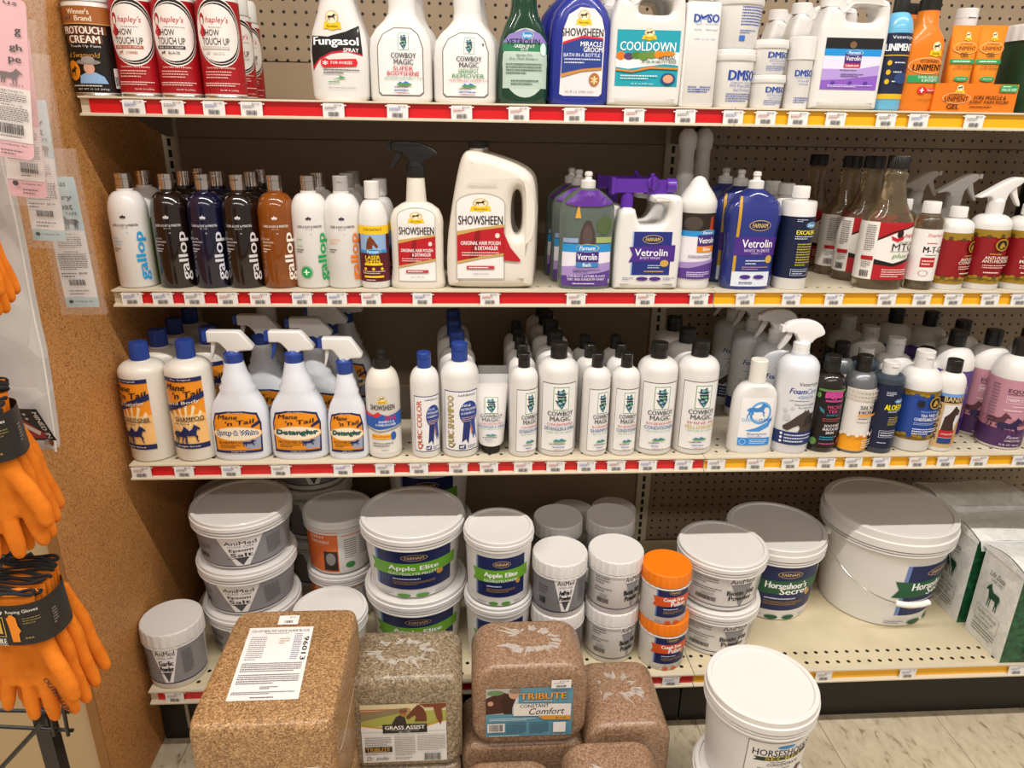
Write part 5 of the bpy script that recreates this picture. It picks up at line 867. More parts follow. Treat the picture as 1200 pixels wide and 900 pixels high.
# ================================================================== BOTTOM SHELF (k = 3)
def animed(t1, t2, grey='8d8c90', f=1.0, u=.12):
    return [('r', -1.6, .12, 1.6, .78, grey), ('p', [(u-.45, .78), (u+.45, .78), (u+.12, .12), (u-.12, .12)], 'efecea'), ('p', [(u-.14, .32), (u+.14, .32), (u, .13)], '4a4a50'), ('r', -1.6, .105, 1.6, .125, '1b1b48'), ('t', 'AniMed', u, .665, .62*f, .085, '2a2a30', 'b'), ('t', 'HORSE CARE', u, .585, .5*f, .035, '5a5a60'),
            ('t', t1, u, .49, .45*f, .09, '17161a', 'B'), ('t', t2, u, .385, .42*f, .09, '17161a', 'B'), ('l', u-.28, .29, u+.28, .32, 1, '3a3a40'), ('l', -.9, .42, -.5, .6, 3, '5a5a60'), ('B', -.85, .24, -.58, .36), ('l', .62, .25, .95, .68, 11, '5a5a60')]
def animed2(t1, t2, u=.3):
    return [('r', -1.3, .10, 1.3, .115, '1b1b48'), ('p', [(u-.32, .72), (u+.32, .72), (u+.02, .12), (u-.02, .12)], '8d8c90'), ('r', u-.34, .6, u+.34, .74, 'e6e3e0'), ('t', 'AniMed', u, .67, .6, .1, '2a2a30', 'b'), ('t', 'HORSE CARE', u, .59, .5, .03, '5a5a60'), ('t', t1, u, .42, .66, .1, '17161a', 'B'), ('t', t2, u, .30, .56, .1, '17161a', 'B'), ('l', -.85, .55, -.3, .75, 4, '6a6a70'), ('l', -.85, .4, -.2, .5, 2, '6a6a70'), ('B', -.75, .2, -.3, .29), ('l', -.65, .3, -.35, .38, 3, '8a8a90'), ('l', u+.4, .2, u+.75, .62, 9, '7a7a80')]
def farnam(t1, t2, rib, ribd, fcol='152258', u=0., s2='', acc='5f9a3a', w=.62):
    return [('r', u-w, .22, u+w-.04, .78, '6a86c0'), ('r', u-w+.06, .22, u+w, .78, fcol), fn(u+.02, .69, .5, .09, fcol), ('p', [(u-w-.12, .42), (u+w+.12, .46), (u+w+.12, .62), (u-w-.12, .60), (u-w-.04, .51)], rib), ('t', t1, u+.0, .55 if t2 else .53, .95 if not t2 else .85, .085, 'ffffff', 'B'), ('t', t2 or s2, u+(.18 if t2 else 0), .475 if t2 else .455, .62 if t2 else .95, .08 if t2 else .035, 'ffffff', 'B' if t2 else 'b'),
            ('l', u-.4, .36, u+.4, .40, 1, 'd8dcf0'), ('l', u-.4, .29, u+.4, .35, 3, 'b08a3a'), ('e', u+.5, .43, .07, .04, 'c8963c'), ('e', u-.2, .13, .13, .028, acc), ('e', u+.15, .13, .13, .028, acc), ('l', u-.7, .12, u-.4, .16, 2, '7a86a0'), ('l', u+.4, .12, u+.65, .16, 2, '7a86a0')]
def FP(*a, **k): return vs(farnam(*a, **k), 1.1, -.09)
def pail(x, y, z0, a, h, desc, cat, name, group=None, rz=0, tag=None, **kw):
    r = root(name, (x, y, z0+.0004), desc, cat, group, rz); tub(r, a, a, h, **kw)
    if tag: ITEMS.append((3, x, tag))
    return r
ZB = Z[3]
SALT = vs(animed('Epsom', 'Salt'), .93, -.03)
pail(.0505, -.505, ZB, .0655, .145, 'white screw lid jar of garlic powder alone by the wall', 'jar', 'supplement_jar', lab=animed('Garlic', 'Powder'), ribs=1, lidh=.03, taper=.96, rings=1, tag='garlic powder jar', rz=-.1)
e = [('bottom pail of the front grey label stack of three', 0), ('middle pail of the front grey label stack of three', 1), ('top pail of the front grey label stack of three', 2)]
for d, i in e: pail(.190-.001*i, -.378-.002*(2-i), ZB+.1203*i, .1105, .1195, d, 'pail', 'salt_pail', 'grey label salt pails', lab=SALT, taper=.9, rings=2, rz=(.05, -.1, .08)[i])
for i in range(3): pail(.295, -.125, ZB+.146*i, .100, .145, ('lowest', 'middle', 'highest')[i]+' shaded salt pail of the stack under the shelf bracket', 'pail', 'salt_pail', 'grey label salt pails', lab=animed('Epsom', 'Salt'), taper=.9, rz=.1)
for i in range(2): pail(.09, -.14, ZB+.13*i, .100, .129, ('lower', 'upper')[i]+' shaded salt pail in the back left corner', 'pail', 'salt_pail', 'grey label salt pails', lab=animed('Epsom', 'Salt'), taper=.9)
ol = [('r', -1.4, .05, -.12, .84, 'd8682a'), ('r', -.55, .08, -.15, .45, '2a2422'), ('e', -.35, .3, .14, .12, '8a8480'), ('t', 'JOINT', -.75, .7, .5, .06, 'f4e8e0', 'b'), ('t', 'SUPPLEMENT', -.65, .62, .6, .05, 'f4e8e0', 'b'), ('r', -.12, .05, 1.3, .84, 'dcd8d4'), ('r', .0, .73, .95, .745, 'd8682a'), ('l', .05, .3, .4, .68, 9, '6a6a70'), ('l', .5, .3, .9, .68, 9, '6a6a70'), ('e', .2, .17, .14, .06, '3a8a4a')]
for i in range(2): pail(.387, -.293, ZB+.1478*i, .0835, .147, ('lower', 'upper')[i]+' pail with orange and grey label in shade', 'pail', 'joint_pail', 'orange and grey label pails', lab=ol, taper=.92, rz=.25)
pail(.393, -.49, ZB, .083, .147, 'single low white lidded pail behind the big tan block', 'pail', 'joint_pail', 'orange and grey label pails', lab=ol, taper=.9, rz=-.8)
for i in range(2): pail(.577+.004*(1-i), -.398, ZB+.1703*i, .1195, .1695, ('lower', 'upper')[i]+' wide pail with green ribbon electrolyte label', 'pail', 'electrolyte_pail', 'green ribbon electrolyte pails', lab=FP('Apple Elite', '', '6aa82a', '4a8a1a', s2='ELECTROLYTE PELLETS', u=.06, w=.78), taper=.86, lidh=.02, rz=0)
pail(.60, -.13, ZB, .115, .17, 'shaded electrolyte pail on the deck behind the wide pair', 'pail', 'electrolyte_pail', 'green ribbon electrolyte pails', lab=FP('Apple Elite', '', '6aa82a', '4a8a1a', s2='ELECTROLYTE PELLETS'), taper=.86)
pail(.60, -.13, ZB+.1705, .115, .215, 'shaded electrolyte pail whose lid nears the shelf above', 'pail', 'electrolyte_pail', 'green ribbon electrolyte pails', lab=FP('Apple Elite', '', '6aa82a', '4a8a1a', s2='ELECTROLYTE PELLETS'), taper=.86)
for i in range(2): pail(.773, -.460, ZB+.1678*i, .0785, .167, ('lower', 'upper')[i]+' narrow tub with green ribbon electrolyte label', 'tub', 'electrolyte_tub', 'narrow green ribbon tubs', lab=FP('Apple Elite', '', '6aa82a', '4a8a1a', s2='ELECTROLYTE POWDER', u=.03, w=.74), taper=.93, lidh=.017, rings=1, tag='electrolyte tub' if i == 0 else None)
jk = dict(ribs=1, lidh=.03, taper=.98, rings=1)
for i in range(2): pail(.911, -.476, ZB+.1378*i, .063, .137, ('lower', 'upper')[i]+' white jar of grey label aspirin powder', 'jar', 'supplement_jar', lab=animed('AniPrin F', 'Powder', grey='7d7c80'), tag='aspirin jar' if i == 0 else None, **jk)
for i in range(2): pail(1.04, -.47, ZB+.1378*i, .0635, .137, ('lower', 'upper')[i]+' white jar with plain biotin powder label', 'jar', 'supplement_jar', lab=animed2('Biotin 100', 'Powder', u=.55), tag='biotin jar' if i == 0 else None, rz=-.05, **jk)
for x, y, d in ((.925, -.325, 'behind the aspirin jars'), (1.055, -.325, 'behind the biotin jars'), (.985, -.17, 'deep in shade right of the aspirin row'), (1.10, -.16, 'deep in shade by the centre upright')):
    for i in range(2 if y < -.2 else 1):
        pail(x, y, ZB+.1378*i, .061, .137 if y < -.2 else .2, (('lower', 'upper')[i] if y < -.2 else 'tall')+' white jar '+d, 'jar', 'supplement_jar', lab=animed('AniPrin F', 'Powder', grey='7d7c80') if x < 1 else animed2('Biotin 100', 'Powder'), **jk)
for i in range(2): pail(1.156-.006*i, -.504, ZB+.1283*i, .0565, .1275, ('lower', 'upper')[i]+' orange lidded jar of cough pellets', 'jar', 'cough_jar', lab=FP('Cough Free', 'Pellets', 'd8541c', 'a83a10', u=.15, acc='d8541c', w=.72), lidcol='f07d12', ribs=1, lidh=.028, taper=.98, rings=1, tag='cough pellet jar' if i == 0 else None)
for i in range(2): pail(1.302+.002*i, -.428, ZB+.1283*i, .1035, .1275, ('lower', 'upper')[i]+' wide white pail with plain biotin powder label', 'pail', 'biotin_pail', lab=animed2('Biotin 100', 'Powder', u=.25), taper=.9, rz=-.05)
pail(1.496, -.292, ZB, .125, .217, 'tall white hoof supplement pail in the middle of the shelf', 'pail', 'hoof_pail', lab=FP("Horseshoer's", 'Secret', '1f5a3a', '123', u=-.02, acc='1f5a3a', w=.76), taper=.86, lidh=.03)
pail(1.783, -.30, ZB, .1595, .275, 'largest white pail with hanging wire handle and green ribbon', 'pail', 'hoof_pail', lab=vs([q for q in FP("Horseshoer's", 'Secret', '1f5a3a', '123', u=.46, acc='1f5a3a', w=.58)], .9), taper=.86, lidh=.04, handle=True, rings=2, tag='largest hoof pail')

# foil bags of supplement, green and white
foilw = grain_mat('foil_white', ['d8d8d4', 'e4e4e0', 'efeeea'], 60, .9, .3); foilg = grain_mat('foil_green', ['123e26', '1b5233', '266642'], 70, .8, .28)
def foil_bag(x, y, rz, w, d, h, desc):
    r = root('supplement_bag', (x, y, ZB+.0004), desc, 'bag', 'green and white foil bags', rz)
    def wob(px_, py_, pz, s=.004): return (px_+s*sin(41*pz+17*py_), py_+s*cos(37*pz+13*px_), pz)
    def grid(p0, pu, pv, nu, nv):
        vsx = []; fs = []
        for i in range(nu+1):
            for j in range(nv+1):
                q = Vector(p0)+Vector(pu)*(i/nu)+Vector(pv)*(j/nv); bl = sin(pi*i/nu)*sin(pi*j/nv)
                nrm = Vector(pu).cross(Vector(pv)).normalized(); q = q+nrm*(.006*bl+.0015*sin(i*2.3+j*1.7)*bl); vsx.append(tuple(q))
        for i in range(nu):
            for j in range(nv): a = i*(nv+1)+j; fs.append((a, a+nv+1, a+nv+2, a+1))
        return vsx, fs
    mb = MB(); mb.add(*grid((-w/2, -d/2, 0), (w, 0, 0), (0, 0, h), 14, 16)); mb.add(*grid((w/2, d/2, 0), (-w, 0, 0), (0, 0, h), 10, 10)); mb.add(*grid((w/2, -d/2, 0), (0, d, 0), (0, 0, h), 8, 10))
    mb.add([(-w/2, -d/2, 0), (w/2, -d/2, 0), (w/2, d/2, 0), (-w/2, d/2, 0)], [(0, 3, 2, 1)])
    mb.build('front_panel', foilg, r, 50)
    MB().add(*grid((-w/2, d/2, 0), (0, -d, 0), (0, 0, h), 12, 14)).build('side_panel', foilw, r, 50)
    # folded top flap
    mb = MB(); t = [(-.5, -.5, 1.0), (.5, -.5, 1.0), (.5, .5, 1.0), (-.5, .5, 1.0)]
    vv, ff = [], []; nu = 12; nv = 8
    for i in range(nu+1):
        for j in range(nv+1):
            u_ = i/nu; v_ = j/nv; q = (-w/2+w*u_, -d/2-.006+(d+.012)*v_, h+.002+.010*sin(pi*min(1, v_*1.1))+.003*sin(6*u_+3*v_)-(.05 if False else 0)); vv.append(q)
    for i in range(nu):
        for j in range(nv): a = i*(nv+1)+j; ff.append((a, a+nv+1, a+nv+2, a+1))
    mb.add(vv, ff)
    for i_ in (0, nu):
        row = [vv[i_*(nv+1)+j] for j in range(nv+1)]; xo = -.0045 if i_ == 0 else .0045; low = [(q[0]+xo, q[1], h-.006) for q in row]; up_ = [(q[0]+xo*.6, q[1], q[2]) for q in row]
        mb.add(up_+low, [(j, j+1, nv+2+j, nv+1+j) for j in range(nv)])
    mb.add([(-w/2, -d/2-.006, h+.004), (w/2, -d/2-.006, h+.004), (w/2-.004, -d/2-.012, h-.022), (-w/2+.004, -d/2-.012, h-.022)], [(0, 1, 2, 3)][::-1])
    mb.build('top_flap', foilw, r, 60)
    sd = Flat((-w/2-.0062, 0, 0), (0, -1, 0), (0, 0, 1))
    label(r, sd, [('t', 'Life Data', 0, .80, .75, .06, '3a4a40', 'i'), ('t', 'LABS, INC.', .05, .735, .6, .03, '3a4a40'), HS(STAND, 0, .57, .75, .26, '1f4a33', flip=True), ('b', -.62, .22, .62, .40, '3a4a40'), ('t', "Farrier's Formula", 0, .35, 1.0, .04, '2a3a30'), ('t', 'Double Strength', 0, .29, .8, .035, '2a3a30'), ('l', -.6, .1, .6, .2, 3, '4a5a50'), ('l', -.55, .23, .55, .26, 1, '4a5a50')], d/2, h, curved=False, base=.0004)
    label(r, Flat((0, -d/2-.0065, 0), (1, 0, 0), (0, 0, 1)), [('r', -.6, .1, .9, .3, 'e2e2de'), ('t', "Farrier's", .05, .245, 1.1, .05, '1f3a2a', 'i'), ('t', 'Formula', .1, .16, 1.0, .05, '1f3a2a', 'i'), ('l', -.3, .42, .6, .47, 2, 'c8d4cc'), ('l', -.2, .78, .5, .83, 2, 'c8d4cc'), ('l', -.5, .04, .8, .07, 1, 'e0e6e2')], w/2, h, curved=False)
    return r
def bagpos(px, py):
    p = hit(px, py, 2, ZB); return p.x, p.y
A_, B1 = hit(1164, 777, 2, ZB), hit(1124, 735, 2, ZB); dv = B1-A_; bd_ = dv.length; bz = math.atan2(-dv.x, dv.y); dv.normalize(); side = Vector((cos(bz), sin(bz), 0))
bh_ = solve_z(676, A_.x, A_.y, ZB+.2)-ZB
for i, (dd, sx_, ds) in enumerate(((0, .014, 'front green and white foil bag at the shelf edge'), (bd_+.018, .004, 'second green and white foil bag, behind the frontmost bag'), (2*bd_+.036, .004, 'third foil bag, its grey top flap in shade'))):
    c = A_+dv*(dd+bd_/2)+side*(.125+sx_); foil_bag(c.x, c.y, bz, .25, bd_, bh_*(1, 1.0, 1.05)[i], ds)
ITEMS.append((3, 1.95, 'foil bags'))

# ------------------------------------------------------------------ pressed feed blocks in shrink wrap
hoofm = grain_mat('pressed_grain_golden', ['5f4224', '8f6840', 'a67c50', 'b78e62', 'd8b07c'], 420, .5, .45, coat=.35, big=8)
grassm = grain_mat('pressed_grain_grey', ['55442f', '7d6b54', '8e7b62', '9d8b72', 'c0ae92'], 300, .35, .45, coat=.5, big=8)
tribm = grain_mat('pressed_grain_brown', ['6a4a34', '8b6a50', '96755b', 'a18166', 'b4947a'], 340, .3, .45, coat=.45, big=8)
film = mat('efe9e2', .25, alpha=.42, name='shrink_film')
def rrect(w, h, r, n=5):
    p = []
    for cx, cz, a0 in ((w/2-r, h-r, 0), (-w/2+r, h-r, pi/2), (-w/2+r, r, pi), (w/2-r, r, 1.5*pi)):
        p += [(cx+r*cos(a0+pi/2*i/n), cz+r*sin(a0+pi/2*i/n)) for i in range(n+1)]
    return p
def wrinkles(parent, sf, cx, cy, rx, ry, seed, n=14, ln=.05, lx=1, ly=1):
    rn = random.Random(seed); mb = MB()
    cx += rn.uniform(-.02, .02); cy += rn.uniform(-.012, .012)
    for i in range(n):
        if rn.random() < .25: continue
        wob = rn.uniform(.75, 1.25); t = 2*pi*i/n+rn.uniform(-.25, .25); x, y = cx+rx*wob*cos(t), cy+ry*wob*sin(t); L = ln*rn.uniform(.3, 1); x2, y2 = cx+(rx+L)*cos(t+rn.uniform(-.3, .3)), cy+(ry+L*.5)*sin(t+rn.uniform(-.2, .2))
        w = rn.uniform(.0015, .006); t2 = t+2*pi/n*.9; x3, y3 = cx+rx*cos(t2)*rn.uniform(.8, 1.2), cy+ry*sin(t2)*rn.uniform(.8, 1.2)
        f = lambda a, b: sf.at(max(-lx, min(lx, a)), max(-ly, min(ly, b)), .0012)
        mb.add([f(x-w, y), f(x2, y2), f(x+w, y+w)], [(0, 1, 2)]); k = 1.1+rn.uniform(0, .5)
        mb.add([f(x, y), f(x3, y3), f(cx+(x3-cx)*k, cy+(y3-cy)*k), f(cx+(x-cx)*k, cy+(y-cy)*k)], [(0, 1, 2, 3)])
    return mb.build('wrap_seam', film, parent, 0)
def block(px0, px1, yf, z0, z1, depth, r, m, desc, pxrow, lab=None, rz=0, top=True, seed=1, corner=None, cat='block', bev=.014):
    xa = hit(px0, pxrow, 1, yf).x; xb = hit(px1, pxrow, 1, yf).x; w = xb-xa; h = z1-z0
    o = root('feed_block', ((xa+xb)/2, yf+depth/2, z0+.0004), desc, 'feed block', 'shrink wrapped feed blocks', rz)
    outline(MB(), [rrect(w, h, r, 1 if corner else 7)], depth, bev, soft=0).build('block_body', m, o, 50)
    fr = Flat((0, -depth/2, 0), (1, 0, 0), (0, 0, 1))
    if lab: label(o, fr, lab, w/2, h, curved=False, base=.001)
    if top: wrinkles(o, Flat((0, 0, h), (1, 0, 0), (0, 1, 0)), .0, 0.0, .04, .024, seed, n=22, ln=.075, lx=w/2-r*.9, ly=depth/2-bev*1.2)
    # film edge lines along the front rim
    mb = MB(); rr = rrect(w-.006, h-.006, r, 5)
    return o, w, h
GL = [('r', -.78, .09, .72, .74, 'e4e0dc'), ('r', -.78, .50, .72, .74, 'a8a850'), ('r', -.78, .66, .72, .74, 'd8c8a0'), ('r', -.78, .675, .1, .69, 'b8704a'), ('r', -.78, .655, .1, .67, 'b8704a'), ('p', [(-.78, .56), (-.78, .65), (.05, .70), (.05, .66)], '8a7a58'), ('p', [(-.78, .52), (-.4, .49), (0, .47), (.3, .5), (.72, .56), (.72, .50), (-.78, .46)], 'c8962a'), ('p', [(-.78, .505), (-.4, .47), (0, .455), (.3, .475), (.72, .545), (.72, .44), (-.78, .44)], 'e4e0dc'),
      HS(HEAD, .2, .64, .36, .19, '6a3018', flip=True), ('p', [(.25, .74), (.35, .70), (.5, .70), (.55, .58), (.62, .50), (.66, .58), (.64, .68), (.72, .70), (.72, .74)], '7a3c20'), ('p', [(-.24, .52), (-.16, .60), (-.08, .62), (0, .59), (.02, .52)], '2a2024'), ('e', -.03, .645, .06, .04, 'a8683c'), ('e', -.03, .665, .07, .02, '7a4a2c'),
      ('r', -.4, .425, .38, .52, '1b1814'), ('t', 'GRASS ASSIST', -.01, .487, .7, .04, 'f0ece6', 'B'), ('t', 'SUPPORT FOR GRAZING HORSES', -.01, .458, .5, .012, 'e0dcd6'), ('t', 'BLOCK', -.01, .438, .2, .014, 'e0dcd6', 'b'),
      ('l', -.72, .29, -.26, .39, 5, '7a746e'), ('l', -.2, .17, .16, .40, 13, '8a847e'), ('l', .2, .22, .7, .40, 12, '8a847e'), ('r', -.73, .215, -.25, .275, '1b1814'), ('t', 'TRIBUTE', -.5, .247, .42, .04, 'd89a2a', 'b'), ('l', -.65, .22, -.3, .23, 1, 'd8c8a0'), ('t', 'Best Wishes,', -.6, .195, .22, .015, '4a4440', 'i'), ('t', 'Dr. ander', -.5, .145, .4, .045, '2a2624', 'i'), ('B', .32, .11, .6, .19), ('l', -.2, .125, .1, .155, 2, '4a4440'), ('t', 'Net weight 12 lbs', -.05, .10, .4, .012, '4a4440')]
block(404, 541, -.766, .173, .395, .145, .02, grassm, 'grey feed block with chamfered corners and pasture photo label', 800, GL, corner=True, seed=3, bev=.018)
TL = [('r', -.76, .13, .75, .74, '5f93a8'), ('r', -.76, .42, -.2, .74, 'b8b4aa'), ('p', [(-.76, .42), (-.76, .62), (-.5, .70), (-.3, .66), (-.2, .56), (-.28, .44)], '4a2a20'), ('p', [(-.45, .42), (-.5, .6), (-.4, .68), (-.28, .64), (-.25, .48), (-.3, .42)], '3a2018'), ('p', [(-.3, .5), (-.24, .62), (-.2, .64), (-.2, .42), (-.3, .42)], 'c8ccd4'), ('e', -.28, .67, .09, .06, 'c89a80'), ('e', -.26, .71, .1, .035, '8a7a6a'), ('e', -.6, .69, .14, .03, '6a8a5a'), ('e', -.68, .56, .05, .03, 'c89a80'),
      ('t', 'TRIBUTE', .24, .635, .8, .08, '5a3a1a', 'B'), ('t', 'TRIBUTE', .23, .64, .8, .078, 'e8a040', 'B'), ('l', -.12, .57, .6, .59, 1, 'e4dcd0'), ('p', [(-.28, .40), (.72, .385), (.72, .535), (-.28, .555)], 'e8e2da'), ('t', 'CONSTANT', .08, .52, .5, .042, '1b1814', 'b'), ('t', 'Comfort', .3, .45, .62, .08, '1b1814', 'i'), ('p', [(.25, .345), (.72, .335), (.72, .385), (.15, .392)], 'e09a30'), ('t', 'BLOCK', .55, .362, .18, .018, '5a3a1a', 'b'), ('l', -.7, .34, .1, .38, 2, 'd8e4ea'), ('l', -.4, .17, -.05, .32, 8, '2f5060'), ('l', 0, .17, .34, .32, 8, '2f5060'), ('r', -.73, .2, -.43, .31, 'ece8e4'), ('B', -.7, .21, -.46, .3), ('r', .42, .18, .64, .31, 'ece8e4'), ('t', 'Scan for info', .53, .155, .22, .012, 'e4eef2'), ('l', -.7, .145, .2, .165, 1, 'd8e4ea'),
      ('r', .36, .74, .70, .84, 'eceae8'), ('B', .44, .75, .62, .775), ('t', '$19.99', .58, .82, .16, .018, '2a2a2a', 'b'), ('l', .4, .79, .65, .81, 1, '8a8a8a')]
block(553, 687.5, -.752, .2065, .404, .14, .05, tribm, 'brown rounded feed block with blue comfort label', 830, TL, seed=5)
block(541, 686, -.748, 0, .2055, .14, .03, tribm, 'brown block on the floor carrying the blue label block', 880, None, top=False)
block(409, 540, -.766, 0, .1725, .145, .02, grassm, 'grey block on the floor carrying the pasture label block', 890, None, top=False)
block(688.5, 788, -.765, .0, .262, .185, .045, tribm, 'brown block with torn film hole, against the shelf front', 860, None, seed=8)
block(680, 811, -.975, .0, .25, .19, .05, tribm, 'brown block lowest at the frame edge, left of the pails', 880, None, seed=11)
block(536, 668, -.97, .0, .205, .19, .05, tribm, 'brown block lowest at the frame edge, under the blue label', 890, None, seed=13)
# the big golden block: a stack of two
xa, xb = hit(213, 845, 1, -.948).x, hit(398, 845, 1, -.948).x; w = xb-xa; hh = .236
HL = [('r', -.62, -.62, .38, .62, 'eeeae6'), ('t', 'CO-OP HEALTHY HOOF HORSE BLOCK', -.12, .55, .9, .045, '2a2a2a', 'b'), ('l', -.35, .49, .15, .52, 1, '6a6a6a'), ('l', -.55, .02, -.3, .45, 12, '7a7a80'), ('l', -.1, .3, .05, .42, 3, 'b08a6a'), ('l', .12, .02, .24, .5, 14, '6a78a0'), ('t', '96013', .31, .22, .075, .42, '1b1b22', 'Bd'), ('l', -.56, -.18, .32, -.02, 5, '5a5a5a'), ('l', -.56, -.38, .32, -.21, 5, '5a5a5a'), ('l', -.2, -.46, .05, -.41, 2, '3a3a3a'), ('l', -.58, -.54, .3, -.49, 2, '5a5a5a'), ('l', -.3, -.6, .1, -.57, 1, '2a2a2a'), ('r', -.2, .66, .12, .84, 'f0eeec'), ('B', -.1, .69, .04, .74), ('t', '$19.99', .02, .80, .1, .03, '2a2a2a', 'b')]
for i, d in enumerate(('lower big golden block, mostly below the frame', 'upper big golden pressed block with white feed tag on top')):
    o = root('feed_block', ((xa+xb)/2-.007, -.948+.15, .0004+(hh+.0008)*i), d, 'feed block', 'big golden feed blocks')
    A, B_ = w/2-.003, .148
    secs = [(0, A*.94, B_*.94, 13, 0, 0), (.008, A*.97, B_*.98, 13, 0, 0), (hh*.55, A, B_, 13, 0, 0), (hh-.022, A*.99, B_*.995, 13, 0, 0), (hh-.008, A*.972, B_*.98, 13, 0, 0), (hh-.002, A*.95, B_*.965, 13, 0, 0), (hh, A*.92, B_*.94, 13, 0, 0)]
    MB().loft(secs, 72).build('block_body', hoofm, o, 60)
    if i: label(o, Flat((0, 0, hh), (1, 0, 0), (-.06, 1, 0)), HL, A, B_, curved=False, base=.0008)
    mb = MB(); q = .0012
    for z in (hh*.62,):
        mb.loft([(z, A+q, B_+q, 8, 0, 0), (z+.0012, A+q*1.6, B_+q*1.6, 8, 0, 0), (z+.0024, A+q, B_+q, 8, 0, 0)], 60, cap=False)
    mb.build('wrap_seam', film, o, 0)
# ------------------------------------------------------------------ pails standing on the floor
HC = [('b', -.42, .02, .95, .74, '3a3a3a', .0008), ('r', -.40, .03, .93, .73, 'e9e6e2'), ('e', .25, .68, .17, .022, '2a8fd0'), ('t', "HORSESHOER'S", .25, .61, 1.15, .085, '1b1b30', 'b'), ('p', [(-.3, .50), (.8, .53), (.74, .55), (.8, .58), (-.3, .55), (-.24, .53)], '1b2a22'), ('t', 'SECRET', .25, .54, .7, .05, 'c8b03a', 'B'), ('l', 0, .48, .5, .5, 1, '3a3a3a'), ('t', 'CONCENTRATE', .25, .455, .6, .035, '1b1b1b', 'b'), ('l', -.2, .37, .4, .42, 2, '5a5a5a'), HS(HORSE, .45, .28, .6, .2, '5a2a20')]
pail(1.262, -.80, 0, .108, .183, 'lower white pail standing on the floor tiles', 'pail', 'hoof_pail', taper=.86, lidh=.02, lab=HC, rz=-.1)
pail(1.268, -.785, .1838, .1055, .197, 'upper white pail of the floor stack, blank white lid', 'pail', 'hoof_pail', taper=.88, lidh=.026, lab=HC, rz=-.1)

# ================================================================== LEFT SIDE: tape packs, sack, gloves on a black wire rack
W = lambda px, py, y: hit(px, py, 1, y)
clear = mat('f4ece6', .08, alpha=.10, coat=.8, name='clear_film')
def pack(top, bot, wpx, y, desc, prims, film_ext=(.35, .25), col='e8b4b8'):
    A, B_ = W(*top, y), W(*bot, y); v = A-B_; L = v.length; v.normalize(); u = Vector((1, 0, 0)); dep = proj(B_.x, B_.y, B_.z)[2]; w = wpx*dep/FPX
    r = root('tape_pack', B_, desc, 'tape pack', 'hanging tape packs')
    up = v; rt = (u-up*u.dot(up)).normalized(); nrm = rt.cross(up)
    def P(a, b, c): q = rt*a+up*b+nrm*c; return (q.x, q.y, q.z)
    pts = rrect(w, L, w*.12, 4); mb = MB(); n = len(pts)
    mb.add([P(a, b, .0006) for a, b in pts]+[P(a, b, -.0006) for a, b in pts], [tuple(range(n)), tuple(range(n, 2*n))[::-1]]+[(i, n+i, n+(i+1) % n, (i+1) % n) for i in range(n)])
    mb.build('card', mat(col, .4), r, 0)
    label(r, Flat((0, 0, 0), rt, up), prims, w/2, L, curved=False, base=.0009)
    # clear pouch with a puffed front
    mb = MB(); W2, H0, H1 = w*(.5+film_ext[0]), -L*.06, L*(1+film_ext[1]); nu, nv = 10, 14
    for s_ in (1, -1):
        vv = []; ff = []
        for i in range(nu+1):
            for j in range(nv+1):
                a = -W2+2*W2*i/nu; b = H0+(H1-H0)*j/nv; bl = sin(pi*i/nu)*sin(pi*j/nv); vv.append(P(a, b, s_*(.0025+.007*bl+.0012*sin(5*i+3*j)*bl)))
        for i in range(nu):
            for j in range(nv): a = i*(nv+1)+j; ff.append((a, a+nv+1, a+nv+2, a+1) if s_ > 0 else (a, a+1, a+nv+2, a+nv+1))
        mb.add(vv, ff)
    mb.build('clear_pouch', clear, r, 60)
pinkl = [('r', -1, .11, 1, .455, 'ece0da'), ('t', 'us', .45, .97, .5, .02, '1b1b22', 'b'), ('t', 'g', .66, .80, .22, .05, '1b1b22', 'B'), ('t', 'gh', .55, .705, .45, .05, '1b1b22', 'B'), ('t', 'pe', .5, .625, .45, .045, '1b1b22', 'B'), HS(STAND, .3, .53, .9, .1, '6a5a5a'), ('t', '22511', .5, .475, .5, .014, '3a3a3a'), ('t', 'DIRECTIONS TO', .3, .435, .9, .014, '3a3a3a', 'b'), ('l', -.6, .36, .85, .42, 5, '5a5050'), ('t', 'HOW TO USE', .3, .345, .8, .014, '3a3a3a', 'b'), ('l', -.8, .24, .9, .335, 8, '5a5050'), ('B', -.2, .16, .7, .225), ('l', -.2, .135, .75, .15, 1, '5a5050'), ('t', 'Company, Inc.', .3, .088, 1.1, .02, '3a3030', 'b'), ('e', -.55, .088, .16, .016, '1b1b22'), ('l', -.2, .02, .6, .06, 2, '5a4a4a')]
